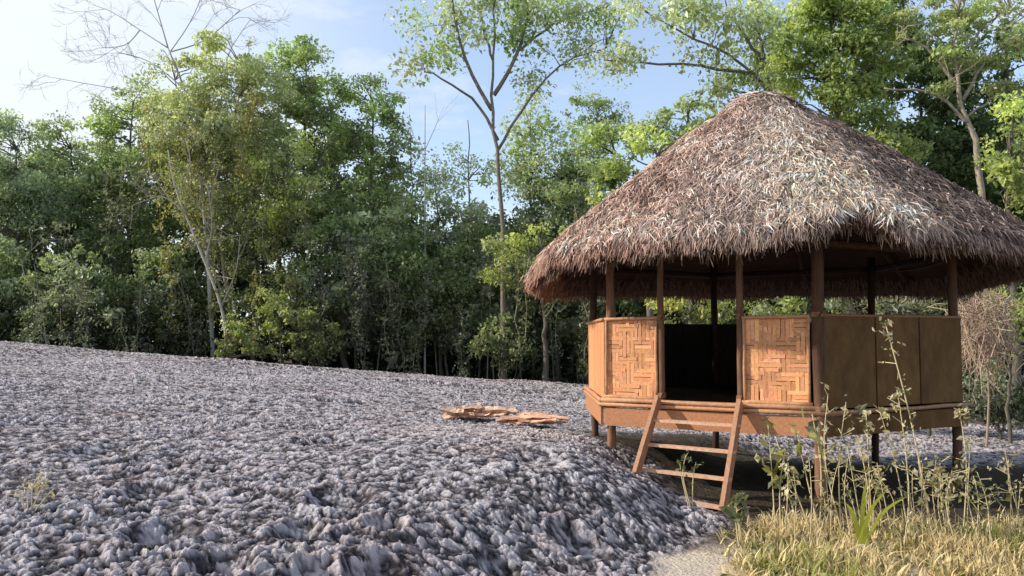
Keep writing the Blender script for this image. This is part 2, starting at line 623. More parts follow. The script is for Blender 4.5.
# right side wall: three plain boards
a, b, u, n = wall_frame(1)
seams = [.05, .80, 1.47, HR - .03]
for i in range(3):
    mb = MB()
    w = seams[i + 1] - seams[i] - .02
    t = (.9, 1.08, .98)[i]
    # gently bowed sheet
    nn = 1
    for q in range(nn):
        ss = seams[i] + w * (q + .5) / nn
        bow = 0.0
        mb.box(a + u * ss + n * (bow + .012 + .004 * i) + Z3 * ((FLOOR - .02 + TOPZ + .01) / 2), (w / nn + .001, .012, TOPZ + .03 - FLOOR), (u, n, Z3), col=(t, t, t))
    mb.build('wall_panel', M_BOARD, hut)
edge_pole(a + Z3 * (TOPZ + .012) - n * .012, b + Z3 * (TOPZ + .02) - n * .012, .02, 'rail', col=(.7, .6, .5))
# rear walls (darkened in colour for the shade inside the hut)
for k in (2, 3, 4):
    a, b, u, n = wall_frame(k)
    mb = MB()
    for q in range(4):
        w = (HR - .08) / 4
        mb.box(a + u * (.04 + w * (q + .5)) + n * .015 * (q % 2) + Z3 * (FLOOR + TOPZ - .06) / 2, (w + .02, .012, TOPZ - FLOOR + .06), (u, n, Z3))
    mb.build('wall_panel', M_SHADEWOOD, hut)
# floor
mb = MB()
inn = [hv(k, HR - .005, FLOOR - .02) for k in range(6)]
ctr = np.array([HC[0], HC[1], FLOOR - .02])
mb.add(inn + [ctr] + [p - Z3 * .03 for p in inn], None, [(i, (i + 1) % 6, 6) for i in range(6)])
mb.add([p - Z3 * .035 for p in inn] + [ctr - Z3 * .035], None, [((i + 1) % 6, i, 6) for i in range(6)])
mb.build('floor', M_SHADEWOOD, hut)
# rim boards and bamboo floor poles
for k in range(6):
    a, b, u, n = wall_frame(k)
    mb = MB()
    front = k in (0, 5)
    h = .188
    z0 = FLOOR - .275
    mb.box((a + b) / 2 + n * .03 + Z3 * (z0 + h / 2), (HR - .02, .03, h), (u, n, Z3), col=(.60, .58, .58) if front else (.9, .9, .9))
    mb.build('rim_board', M_SLAT if front else M_BOARD, hut)
    if k in (0, 1, 5):
        for q, (zz, rr) in enumerate(((FLOOR - .005, .024), (FLOOR - .052, .022))):
            if k == 1 and q == 0:
                continue
            off = .048 + .006 * q
            edge_pole(a - u * .03 + n * off + Z3 * zz, b + u * .05 + n * off + Z3 * (zz - .004), rr, 'floor_pole', col=(1.15, 1.1, 1.05) if k != 1 else (.8, .75, .7))
# floor joists underneath
for s in (-1.2, -.4, .4, 1.2):
    mb = MB()
    L = math.sqrt(max(.2, 1.9 ** 2 - s ** 2))
    mb.tube([HC + np.array([-L, s, FLOOR - .1]), HC + np.array([L, s, FLOOR - .1])], .045, 8)
    mb.build('joist', M_POST, hut, smooth=True)

# cord lashings where poles and posts meet
def lashing(c, r, h=.06, turns=5):
    mb = MB()
    t = np.linspace(0, 1, turns * 12)
    P = np.stack([c[0] + r * np.cos(t * turns * 2 * PI), c[1] + r * np.sin(t * turns * 2 * PI), c[2] - h / 2 + h * t], -1)
    mb.tube(P, .006, 5, col=(2.6, 2.4, 2.0))
    mb.build('lashing', M_POST, hut, smooth=True)


a, b, u, n = wall_frame(0)
lashing(VB + Z3 * (FLOOR - .03), .066)
lashing(VB + Z3 * (TOPZ + .02), .063, .045, 4)
for s in (DL, DR):
    lashing(a + u * s + Z3 * (TOPZ + .01), .041, .05, 4)
    lashing(a + u * s + Z3 * (FLOOR + .06), .041, .05, 4)

# ---- roof
RC = np.array([3.03, 10.225])
APZ = 4.47


def notch(a):
    return np.exp(-(np.abs((np.mod(a + .0 + PI, 2 * PI) - PI)) / .075) ** 1.6)


def eave_r(a):
    """eave radius by azimuth (rounded hexagon)"""
    d = (a - HPHI + PI / 6) % (PI / 3) - PI / 6          # 0 at a corner
    hexr = 2.70 / np.cos(PI / 6 - np.abs(d))
    return (hexr * .62 + .38 * 2.92 + 0.03 * np.sin(a * 7 + 1)) * (1 - .11 * notch(a))


def eave_z(a):
    return 2.50 - 0.24 * (1 - np.cos(a)) / 2 - .07 * np.sin(a) ** 2 + .17 * notch(a) + .018 * np.sin(a * 5 + 2) - .05 * np.sin(a) ** 2


def roof_pt(a, t, lift=0.0):
    a = np.asarray(a, float)
    t = np.asarray(t, float)
    er, ez = eave_r(a), eave_z(a)
    rad = t
    prof = (np.sqrt(t * t + .006) - math.sqrt(.006)) / (math.sqrt(1.006) - math.sqrt(.006))
    prof = prof * .95 + .05 * t ** 2.2
    und = .03 * np.sin(a * 3 + t * 5) + .025 * np.sin(a * 11 + t * 9)
    z = APZ - (APZ - ez) * prof + lift * .8 + und * t * .6
    r = er * rad + lift * .6
    return np.stack([RC[0] + r * np.sin(a), RC[1] - r * np.cos(a), z], -1)


def build_roof():
    mb = MB()
    na, ntt = 96, 24
    aa = np.arange(na) * 2 * PI / na
    tt = np.linspace(0.012, 1, ntt)
    A, T = np.meshgrid(aa, tt)
    Vt = roof_pt(A.ravel(), T.ravel(), 0.0)
    Vb = Vt.copy()
    Vb[:, 2] -= 0.07 + .02 * (T.ravel())
    i = np.arange(ntt - 1)[:, None] * na
    j = np.arange(na)[None, :]
    j2 = (j + 1) % na
    Q = np.stack([i + j, i + na + j, i + na + j2, i + j2], -1).reshape(-1, 4)
    nV = len(Vt)
    Qb = Q[:, ::-1] + nV
    e = (ntt - 1) * na
    jj = np.arange(na)
    Qe = np.stack([e + jj, nV + e + jj, nV + e + (jj + 1) % na, e + (jj + 1) % na], -1)
    mb.add(np.vstack([Vt, Vb]), np.vstack([Q, Qb, Qe]))
    roof = mb.build('thatched_roof', M_SHELL, hut, smooth=True)

    # straw: tufts of blades
    mb = MB()

    def blades(a, t, L, w, ang, droop, col, lift, nb):
        """vectorised: a,t base; L length; ang = sideways deviation"""
        n = len(a)
        base = roof_pt(a, t, lift)
        p1 = roof_pt(a, np.minimum(t + .02, 1.02), lift)
        d = p1 - base
        d /= np.linalg.norm(d, axis=1)[:, None]
        side = np.stack([np.cos(a), np.sin(a), 0 * a], -1)
        nor = np.cross(side, d)
        nor *= np.sign(nor[:, 2])[:, None]
        dirv = d * np.cos(ang)[:, None] + side * np.sin(ang)[:, None]
        tw = rng.uniform(-.9, .9, n)
        wv = np.cross(dirv, nor)
        wv = wv * np.cos(tw)[:, None] + nor * np.sin(tw)[:, None]
        up = rng.uniform(.02, .30, n)[:, None]
        c1 = base + dirv * (L * .5)[:, None] + nor * (L[:, None] * up * .5)
        bend = rng.normal(0, .22, n)[:, None]
        c2 = base + (dirv + side * bend) * L[:, None] + nor * (L[:, None] * (up * .45)) - np.array([0, 0, 1.0]) * (droop * L)[:, None]
        ww = (w * .5)[:, None]
        V = np.stack([base - wv * ww * .8, base + wv * ww * .8, c1 - wv * ww, c1 + wv * ww, c2 - wv * ww * .25, c2 + wv * ww * .25], 1)
        k = (np.arange(n) * 6)[:, None]
        Q = np.concatenate([k + np.array([[0, 1, 3, 2]]), k + np.array([[2, 3, 5, 4]])], 0)
        cc = np.stack([col * .55, col * .55, col, col, col * 1.1, col * 1.1], 1).reshape(-1, 3)
        mb.add(V.reshape(-1, 3), Q, col=cc)

    def tufts(nt, nb, lo, hi, Lr, wr, lift, angs=.5, droop=.12, bright=1.0, amin=None, amax=None):
        t = np.sqrt(rng.uniform(lo * lo, hi * hi, nt))
        a = rng.uniform(0, 2 * PI, nt) if amin is None else rng.uniform(amin, amax, nt)
        ta = rng.normal(0, angs, nt)
        tone = np.clip(rng.lognormal(-.12, .50, nt), .18, 1.7)
        # weather: darker, browner patches and a paler sweep at the front right; shade of the right facet tinted in
        patch = vnoise(a * 4.1 + 20, t * 7, 500)
        fine = vnoise(a * 9 + 3, t * 17, 510)
        tone = tone * (.62 + .5 * patch + .28 * fine)
        am = np.mod(a + PI, 2 * PI) - PI
        pale = np.exp(-((am + .07 - .2 * (t - .5)) / .24) ** 2) * smooth(.15, .6, t)
        dark = smooth(.17, .34, am - .1 * (t - .7)) * (1 - smooth(2.2, 2.6, am))
        red = smooth(-.3, -.9, am)
        basec = np.array([0.56, 0.42, 0.355])[None, :] * (1 - pale)[:, None] + np.array([0.76, 0.57, 0.43])[None, :] * pale[:, None]
        basec = basec * (1 - .5 * dark)[:, None]
        basec = basec * (1 + red[:, None] * np.array([[.06, -.05, -.10]]))
        c = basec * tone[:, None] * bright
        idx = np.repeat(np.arange(nt), nb)
        n = len(idx)
        aa = a[idx] + rng.normal(0, .010, n) / np.maximum(t[idx], .12)
        t2 = np.clip(t[idx] + rng.normal(0, .008, n), .005, 1.0)
        L = rng.uniform(Lr[0], Lr[1], n)
        w = rng.uniform(wr[0], wr[1], n)
        ang = ta[idx] + rng.normal(0, .28, n)
        cc = c[idx] * rng.uniform(.7, 1.3, (n, 1))
        blades(aa, t2, L, w, ang, np.full(n, droop), np.clip(cc, .01, .8), rng.uniform(.0, lift, n), nb)

    tufts(8600, 9, .03, .965, (.08, .19), (.006, .013), .06, .5, .16)
    tufts(6800, 9, .25, .955, (.11, .25), (.005, .010), .08, .35, .18)
    tufts(6200, 8, .35, .985, (.05, .12), (.007, .015), .10, .9, .3)
    # cap of the roof
    tufts(420, 7, .0, .09, (.16, .3), (.012, .02), .05, .8, .1, 1.05)
    # eave fringe
    nf = 2300
    a = rng.uniform(0, 2 * PI, nf)
    am = np.mod(a - (HPHI + PI / 3) + PI, 2 * PI) - PI
    keep = (np.abs(am - .03) > .10) | (rng.uniform(0, 1, nf) < .3)
    a = a[keep]
    for q in range(14):
        n = len(a)
        aa = a + rng.normal(0, .012, n)
        t = rng.uniform(.955, 1.0, n)
        tone = np.clip(rng.lognormal(-.2, .4, n), .25, 1.6) * .95
        amm = np.mod(aa + PI, 2 * PI) - PI
        red = smooth(-.3, -.9, amm)
        c = np.array([[.42, .31, .26]]) * tone[:, None] * (1 + red[:, None] * np.array([[.2, -.02, -.12]]))
        L = rng.uniform(.04, .105, n) * (.7 + .5 * vnoise(aa * 14, aa * 0, 900))
        blades(aa, t, L, rng.uniform(.006, .012, n), rng.normal(0, .3, n), rng.uniform(.35, .95, n), c, rng.uniform(-.07, .03, n), 1)
    # straw ends hanging below the inner edge
    n = 6000
    aa = rng.uniform(0, 2 * PI, n)
    L = rng.uniform(.04, .09, n)
    tone = rng.uniform(.5, 1.1, n)
    blades(aa, rng.uniform(.9, .99, n), L, rng.uniform(.008, .016, n), rng.normal(0, .4, n), rng.uniform(.7, 1.3, n), np.array([[.33, .22, .16]]) * tone[:, None], rng.uniform(-.17, -.1, n), 1)
    mb.build('straw', M_THATCH, roof)
    # rafters and battens under the thatch
    for k in range(12):
        a = HPHI + k * PI / 6 + .01
        P = roof_pt(np.full(5, a), np.linspace(.04, .97, 5))
        P[:, 2] -= .16
        mb = MB()
        mb.tube(P, .03 if k % 2 == 0 else .022, 7, col=(1.1, 1, .95))
        mb.build('rafter', M_POST, roof, smooth=True)
    for t in (.35, .55, .72, .84, .94):
        aa = np.linspace(0, 2 * PI, 61)
        P = roof_pt(aa, np.full(61, t))
        P[:, 2] -= .125 + .03 * t
        mb = MB()
        mb.tube(P, .014, 6, caps=False, col=(1.5, 1.4, 1.2))
        mb.build('batten', M_POST, roof, smooth=True)
    # ring beams joining the posts
    for k in range(6):
        p, q = hv(k, HR, 2.46), hv(k + 1, HR, 2.46)
        mb = MB()
        mb.tube([p, (p + q) / 2, q], .04, 8, col=(.6, .55, .5))
        mb.build('ring_beam', M_POST, hut, smooth=True)


build_roof()

# ------------------------------------------------------------------ ladder
a, b, u, n = wall_frame(0)
lad_l0 = a + u * (DL + .0) + n * .10 + Z3 * (FLOOR + .0)
lad_r0 = a + u * (DR + .02) + n * .10 + Z3 * (FLOOR + .0)
drop_l = n * .62 - u * .0 + Z3 * (-.66)
drop_r = n * .62 - u * .0 + Z3 * (-.93)
bl, brr = lad_l0 + drop_l, lad_r0 + drop_r
ladder = empty('step_ladder', ((bl[0] + brr[0]) / 2, (bl[1] + brr[1]) / 2, 0.0), 'short bamboo ladder with four thin treads leaning below the hut doorway', 'ladder')


def plank(P0, P1, w, t, side, name, mat, parent, col):
    P0, P1 = np.asarray(P0, float), np.asarray(P1, float)
    d = P1 - P0
    L = np.linalg.norm(d)
    d /= L
    side = side - d * np.dot(side, d)
    side /= np.linalg.norm(side)
    nn = np.cross(d, side)
    mb = MB()
    m = 6
    ts = np.linspace(0, 1, m)
    V = []
    for q in ts:
        ww = w * rng.uniform(.94, 1.06)
        for (i, j) in ((-.5, -.5), (.5, -.5), (.5, .5), (-.5, .5)):
            V.append(P0 + d * L * q + side * ww * i + nn * t * j)
    Q = []
    for k in range(m - 1):
        for s in range(4):
            Q.append((k * 4 + s, k * 4 + (s + 1) % 4, k * 4 + 4 + (s + 1) % 4, k * 4 + 4 + s))
    Q += [(3, 2, 1, 0), tuple((m - 1) * 4 + s for s in range(4))]
    mb.add(V, Q, col=col)
    return mb.build(name, mat, parent)


plank(lad_l0 + Z3 * .03, bl, .115, .04, n, 'rail', M_PLANK, ladder, (.98, .9, .85))
plank(lad_r0 + Z3 * .03, brr, .13, .042, n, 'rail', M_PLANK, ladder, (.98, .9, .85))
for i, f in enumerate((.20, .45, .70, .95)):
    pl = lad_l0 + drop_l * (f * .93 / .66 * .70 if i < 3 else 1.0)
    pr = lad_r0 + drop_r * f
    pl[2] = pr[2] + (.012, .02, .03, .045)[i]
    pl[:2] = (lad_l0 + n * .62 * f)[:2]
    e0, e1 = (.02, .02)
    if i == 3:
        e0 = -.12
    plank(pl + u * (-e0 if e0 > 0 else .12) + n * .02, pr + u * (.03 if i < 3 else -.0) + n * .02, .085, .026, n, 'tread', M_PLANK, ladder, (1.5, 1.6, 1.75))

# ------------------------------------------------------------------ bamboo scraps on the mud
def scrap_pile(name, px, py, d, label, seed, items, cat):
    r = np.random.default_rng(seed)
    c = AT(px, py, d)
    z = gz(c[0], c[1]) + .06
    e = empty(name, (c[0], c[1], z), label, cat)
    for i, (nm, ox, oy, L, W, ang, curl, tone) in enumerate(items):
        tone = np.array(tone) * np.array([.85, 1.3, 2.0])
        mb = MB()
        n1, n2 = 10, 5
        ca, sa = math.cos(ang), math.sin(ang)
        S, W2 = np.meshgrid(np.linspace(-.5, .5, n1), np.linspace(-.5, .5, n2), indexing='ij')
        lx = S * L
        ly = W2 * W * (1 - (np.abs(S) * 2) ** 3 * .55) * (1 + .25 * np.sin(S * 9 + i) + r.normal(0, .07, S.shape))
        lz = .03 + .009 * i + W2 * W * .22 + curl * (W2 * 2) ** 2 + .022 * np.sin(S * 4 + i * 2) + r.normal(0, .006, S.shape)
        X = c[0] + ox + lx * ca - ly * sa
        Y = c[1] + oy + lx * sa + ly * ca
        Zz = z + lz
        V = np.stack([X, Y, Zz], -1).reshape(-1, 3)
        V2 = V - np.array([0, 0, .012])
        i0 = np.arange(n1 - 1)[:, None] * n2
        j0 = np.arange(n2 - 1)[None, :]
        Q = np.stack([i0 + j0, i0 + n2 + j0, i0 + n2 + j0 + 1, i0 + j0 + 1], -1).reshape(-1, 4)
        mb.add(np.vstack([V, V2]), np.vstack([Q, Q[:, ::-1] + len(V)]), col=tone)
        mb.build(nm, M_SLAT, e)
    return e


q5 = np.random.default_rng(41)
scrap_pile('bamboo_scrap', 473, 409, 13.0, 'crumpled pale bamboo sheathing scraps lying farther left on the grey mud', 5,
           [('sheath', q5.normal(0, .20), q5.normal(0, .14), q5.uniform(.25, .6), q5.uniform(.14, .32), q5.normal(.05, .4), q5.uniform(-.02, .05), q5.uniform(.8, 1.3) * np.array([1.15, 1.1, 1.05])) for _ in range(11)], 'scrap')
scrap_pile('bamboo_offcut', 530, 414, 12.6, 'flat orange bamboo offcuts lying on the mud nearer the hut', 6,
           [('slat', q5.normal(0, .14), q5.normal(0, .14), q5.uniform(.35, .8), q5.uniform(.05, .16), q5.normal(-.05, .2), 0.0, q5.uniform(.7, 1.2) * np.array([1.1, .9, .8])) for _ in range(11)], 'offcut')

# ------------------------------------------------------------------ vegetation
PAL = {
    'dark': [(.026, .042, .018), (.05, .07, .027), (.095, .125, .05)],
    'deep': [(.052, .072, .034), (.10, .125, .058), (.185, .21, .11)],
    'blue': [(.07, .095, .065), (.125, .155, .10), (.22, .25, .17)],  # bluer, lightened leaf colour standing in for haze over distant trees
    'mid': [(.075, .105, .04), (.13, .17, .065), (.21, .25, .10)],
    'olive': [(.085, .098, .045), (.145, .16, .075), (.23, .245, .125)],
    'pale': [(.10, .112, .065), (.165, .178, .11), (.25, .265, .175)],
    'lime': [(.11, .13, .035), (.18, .205, .06), (.27, .29, .11)],
    'bright': [(.065, .088, .03), (.115, .145, .052), (.185, .215, .09)],
    'yellow': [(.24, .23, .07), (.37, .35, .12), (.48, .45, .19)],
    'straw': [(.40, .34, .21), (.58, .50, .33), (.74, .66, .47)],
    'grey': [(.11, .125, .095), (.18, .20, .145), (.28, .30, .22)],
}


def leaves(mb, C, Rr, counts, size, pal, up=.5, flat=.7, mixp=None, seed=0, bright=1.0):
    """leaf quads in clumps: C centres, Rr radii"""
    r = np.random.default_rng(seed)
    idx = np.repeat(np.arange(len(C)), counts)
    n = len(idx)
    if n == 0:
        return
    d = r.normal(0, 1, (n, 3))
    d /= np.linalg.norm(d, axis=1)[:, None]
    rad = r.uniform(0, 1, n) ** .55
    off = d * (Rr[idx] * rad)[:, None]
    off[:, 2] *= flat
    P = C[idx] + off
    # leaf axes
    ax = r.normal(0, 1, (n, 3)) + d * .6 - np.array([0, 0, .35])
    ax /= np.linalg.norm(ax, axis=1)[:, None]
    nr = r.normal(0, 1, (n, 3)) + np.array([-.25, -.35, up * 1.1])
    nr -= ax * (nr * ax).sum(1)[:, None]
    nr /= np.linalg.norm(nr, axis=1)[:, None] + 1e-9
    sd = np.cross(ax, nr)
    L = size * r.uniform(.6, 1.35, n) * r.uniform(.65, 1.4, len(C))[idx]
    W = L * r.uniform(.40, .66, n)
    l, w = L[:, None], W[:, None]
    V = np.stack([P - ax * l * .5, P + sd * w * .5 - ax * l * .05 + nr * l * .06, P + ax * l * .5 - nr * l * .05, P - sd * w * .5 - ax * l * .05 + nr * l * .06], 1)
    k = (np.arange(n) * 4)[:, None]
    Q = k + np.array([[0, 1, 2, 3]])
    p = np.array(PAL[pal])
    ctone = r.uniform(0, 1, len(C))
    L = L * 1.0
    v = np.clip(ctone[idx] * .55 + r.uniform(0, 1, n) ** 1.2 * .75 - .12, 0, 1.12) * 2
    lo = np.clip(v, 0, 1)[:, None]
    hi = np.clip(v - 1, 0, 1.3)[:, None]
    c = p[0] + (p[1] - p[0]) * lo + (p[2] - p[1]) * hi
    if mixp is not None:
        pal2, share = mixp
        p2 = np.array(PAL[pal2])
        sel = (r.uniform(0, 1, len(C)) < share)[idx] & (r.uniform(0, 1, n) < .8)
        c2 = p2[0] + (p2[1] - p2[0]) * lo + (p2[2] - p2[1]) * hi
        c = np.where(sel[:, None], c2, c)
    c = c * r.uniform(.85, 1.15, (n, 1)) * bright
    mb.add(V.reshape(-1, 3), Q, col=np.repeat(c, 4, 0))


def curve(P0, P1, n=6, sag=0.0, wob=0.0, r=None):
    t = np.linspace(0, 1, n)[:, None]
    P = np.asarray(P0) * (1 - t) + np.asarray(P1) * t
    P = P + np.array([0, 0, 1.0]) * sag * (t * (1 - t)) * 4
    if wob and r is not None:
        w = r.normal(0, wob, (n, 3))
        w[0] = 0
        w[-1] = 0
        P = P + w
    return P


def smooth_poly(P, n=14):
    P = np.asarray(P, float)
    if len(P) == 2:
        return curve(P[0], P[1], n)
    t = np.linspace(0, len(P) - 1, n)
    out = []
    for q in t:
        i = min(int(q), len(P) - 2)
        f = q - i
        p0, p1, p2, p3 = P[max(i - 1, 0)], P[i], P[i + 1], P[min(i + 2, len(P) - 1)]
        out.append(.5 * ((2 * p1) + (-p0 + p2) * f + (2 * p0 - 5 * p1 + 4 * p2 - p3) * f * f + (-p0 + 3 * p1 - 3 * p2 + p3) * f ** 3))
    return np.array(out)


SEED = [100]


def tree(name, label, d, trunk, blobs, pal, size=.15, dens=1.0, trunk_r=.11, limbs=(), bark=(.75, .72, .68), mixp=None, group=None, cat='tree',
         clump=.55, link=.8, flat=.7, vines=0, vine_pal=None, twig_tint=(.5, .46, .40), up=.5, lpc=85, dry=0):
    """trunk: photo points from base to top; blobs: (px, py, rx, ry[, dd]) crown masses, all placed at distance d"""
    SEED[0] += 1
    sd = SEED[0]
    r = np.random.default_rng(sd)
    pts = []
    for i, q in enumerate(trunk):
        dd = q[2] if len(q) > 2 else 0
        p = AT(q[0], q[1], d + dd)
        if i == 0:
            p[2] = min(p[2], gz(p[0], p[1])) - .3 if True else p[2]
            p[2] = gz(p[0], p[1]) - .25
        pts.append(p)
    T = smooth_poly(pts, 16) + np.vstack([np.zeros(3), r.normal(0, .03, (15, 3))])
    e = empty(name, (T[0][0], T[0][1], gz(T[0][0], T[0][1])), label, cat, group)
    mt = MB()
    k = np.linspace(0, 1, 16)
    mt.tube(T, trunk_r * (1 - .78 * k) * (1 + .5 * np.exp(-k * 14)), 9, col=bark)
    skel = [T[4:]]
    for L in limbs:
        P = smooth_poly([AT(q[0], q[1], d + (q[2] if len(q) > 2 else 0)) for q in L[1]], 10)
        P[1:-1] += r.normal(0, .02, (8, 3))
        mt.tube(P, L[0] * np.linspace(1, .35, 10), 7, col=bark)
        skel.append(P[3:])
    S = np.vstack(skel)
    # crown clumps
    cs, rs = [], []
    sc = d / FPX
    for bdef in blobs:
        px, py, rx, ry = bdef[:4]
        dd = bdef[4] if len(bdef) > 4 else 0
        c = AT(px, py, d + dd)
        ex, ez = rx * sc, ry * sc
        ey = min(max(ex, .6), 2.6)
        vol = ex * ez * ey
        m = max(3, int(dens * 2.2 * vol / clump ** 3 * .30) + int(dens * 3 * (ex * ez) / clump ** 2 * .55))
        m = min(m, 170)
        q = r.normal(0, 1, (m, 3))
        q /= np.linalg.norm(q, axis=1)[:, None]
        rad = r.uniform(.15, 1, m) ** .5 * r.uniform(.85, 1.1, m)
        q *= rad[:, None]
        cs.append(c + q * np.array([ex, ey, ez]))
        rs.append(clump * r.uniform(.55, 1.25, m))
    if cs:
        C = np.vstack(cs)
        Rr = np.concatenate(rs)
        # twigs linking clumps to skeleton
        for i in range(len(C)):
            if r.uniform() > link:
                continue
            dv = S - C[i]
            pen = np.linalg.norm(dv, axis=1) + .8 * np.clip(dv[:, 2] + .3, 0, None)
            j = int(np.argmin(pen))
            P = curve(S[j], C[i] + r.normal(0, .1, 3), 5, sag=r.uniform(-.1, .25), wob=.05, r=r)
            ln = np.linalg.norm(S[j] - C[i])
            r0 = min(.05, .010 + .012 * ln)
            mt.tube(P, np.linspace(r0, .006, 5), 5, col=bark, caps=False)
        if dry:
            for i in range(dry):
                c0 = C[r.integers(len(C))]
                P = curve(c0, c0 + r.normal(0, .5, 3) + np.array([0, 0, .5]), 4, wob=.08, r=r)
                mt.tube(P, np.linspace(.012, .004, 4), 4, col=np.array(twig_tint) * 4, caps=False)
        mt.build('trunk', M_BARK, e, smooth=True)
        ml = MB()
        cnt = np.maximum(6, (lpc * 1.7 * (Rr / clump) ** 2 * (clump / .55) ** 1.4 * (.15 / size) ** 1.1).astype(int))
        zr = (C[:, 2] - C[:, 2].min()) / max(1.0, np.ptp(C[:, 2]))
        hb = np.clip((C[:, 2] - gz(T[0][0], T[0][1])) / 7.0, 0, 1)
        leaves(ml, C, Rr, cnt, size, pal, bright=np.repeat((.95 + 1.4 * hb ** .8 + 1.1 * zr), cnt)[:, None], mixp=mixp, flat=flat, up=up, seed=sd + 5000)  # higher clumps get brighter leaf colour, imitating a sunlit canopy above shade
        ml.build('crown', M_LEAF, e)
    else:
        mt.build('trunk', M_BARK, e, smooth=True)
    for v in range(vines):
        px, py, rx, ry = blobs[v % len(blobs)][:4]
        x0 = px + r.uniform(-rx, rx) * .9
        top = AT(x0, py + r.uniform(-.2, .7) * ry, d - r.uniform(.8, 2.0))
        ln = r.uniform(1.2, 3.8)
        P = np.array([top + np.array([r.normal(0, .08), r.normal(0, .08), -ln * q]) for q in np.linspace(0, 1, 7)])
        mv = MB()
        mv.tube(P, .012, 4, col=(.30, .27, .18), caps=False)
        Cc = np.vstack([P[1:], P[1:] + r.normal(0, .1, (6, 3))])
        leaves(mv, Cc, np.full(len(Cc), .26), np.full(len(Cc), 16), size * .85, vine_pal or pal, flat=1.3, seed=sd + 900 + v)
        mv.build('vine', M_LEAF, e)
    return e


def bare_tree(name, label, d, trunk, limbs, tint, trunk_r=.09, depth=4, seed=3, spread=.55, group=None, leafpal=None, leaf_n=0, size=.11):
    r = np.random.default_rng(seed)
    pts = [AT(q[0], q[1], d + (q[2] if len(q) > 2 else 0)) for q in trunk]
    pts[0][2] = gz(pts[0][0], pts[0][1]) - .25
    T = smooth_poly(pts, 14)
    e = empty(name, (T[0][0], T[0][1], gz(T[0][0], T[0][1])), label, 'tree', group)
    mt = MB()
    mt.tube(T, trunk_r * np.linspace(1, .3, 14), 8, col=tint)
    mt.build('trunk', M_TWIG, e, smooth=True)
    mb = MB()
    tips = []

    def grow(p, dr, L, rad, lev):
        n = 4
        P = [p]
        q = p.copy()
        dd = dr.copy()
        for i in range(n):
            dd = dd + r.normal(0, .16, 3) + np.array([0, 0, .03])
            dd /= np.linalg.norm(dd)
            q = q + dd * L / n
            P.append(q)
        P = np.array(P)
        mb.tube(P, np.linspace(rad, rad * .55, n + 1), 5 if lev > 1 else 4, col=tint, caps=False)
        tips.append(P[-1])
        if lev <= 0:
            return
        for i in range(r.integers(2, 4)):
            j = r.integers(1, n + 1)
            nd = dd + r.normal(0, spread, 3)
            nd /= np.linalg.norm(nd)
            grow(P[j], nd, L * r.uniform(.55, .8), max(.0045, rad * .55), lev - 1)

    for (rad, L) in limbs:
        P = smooth_poly([AT(q[0], q[1], d + (q[2] if len(q) > 2 else 0)) for q in L], 9)
        mb.tube(P, rad * np.linspace(1, .45, 9), 6, col=tint)
        for j in (3, 5, 6, 7, 8):
            dr = P[j] - P[j - 1]
            dr /= np.linalg.norm(dr)
            nd = dr + r.normal(0, spread, 3)
            nd /= np.linalg.norm(nd)
            grow(P[j], nd, r.uniform(.7, 1.4), rad * .4, depth - 2)
    mb.build('branches', M_TWIG, e, smooth=True)
    if leaf_n:
        tp = np.array(tips)
        sel = tp[r.permutation(len(tp))[:leaf_n]]
        ml = MB()
        leaves(ml, sel, np.full(len(sel), .3), np.full(len(sel), 14), size, leafpal, seed=seed + 40)
        ml.build('crown', M_LEAF, e)
    return e


# --- a far-off mass of forest filling the gaps behind the nearer trees
def forest_mass():
    r = np.random.default_rng(77)
    C, Rr = [], []
    for i in range(1000):
        px = r.uniform(-260, 1300)
        right = smooth(560, 760, px)
        d = 41 - 14 * float(right) + r.uniform(-3, 4)
        top = np.interp(px, [-260, 0, 60, 140, 300, 380, 420, 480, 560, 620, 700, 1000, 1300], [150, 175, 160, 130, 110, 150, 225, 220, 205, 200, 170, 150, 120])
        py = r.uniform(top, 400)
        C.append(AT(px, py, d))
        Rr.append(r.uniform(.8, 1.5) * d / 40)
    C, Rr = np.array(C), np.array(Rr)
    mb = MB()
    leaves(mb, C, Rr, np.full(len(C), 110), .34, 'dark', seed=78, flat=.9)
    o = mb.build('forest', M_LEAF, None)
    tag(o, 'deep dark green forest filling the gaps behind the nearer trees', kind='stuff')
    # lower, dark undergrowth right along the forest edge
    C, Rr = [], []
    for i in range(1050):
        px = r.uniform(-200, 1250)
        d = np.interp(px, [-200, 200, 600, 760, 1250], [35, 33.5, 30.5, 21.5, 20]) + r.uniform(-.6, 2.5)
        p = AT(px, 300, d)
        z = gz(p[0], min(p[1], 27)) if px < 640 else gz(p[0], p[1])
        p[2] = z + abs(r.normal(0, 1.7)) * 1.0 - .5
        C.append(p)
        Rr.append(r.uniform(.45, .9))
    mb = MB()
    leaves(mb, np.array(C), np.array(Rr), np.full(len(C), 90), .2, 'dark', seed=79, flat=.9, mixp=('deep', .3))
    o = mb.build('undergrowth', M_LEAF, None)
    tag(o, 'dark tangled undergrowth along the forest edge', kind='stuff')


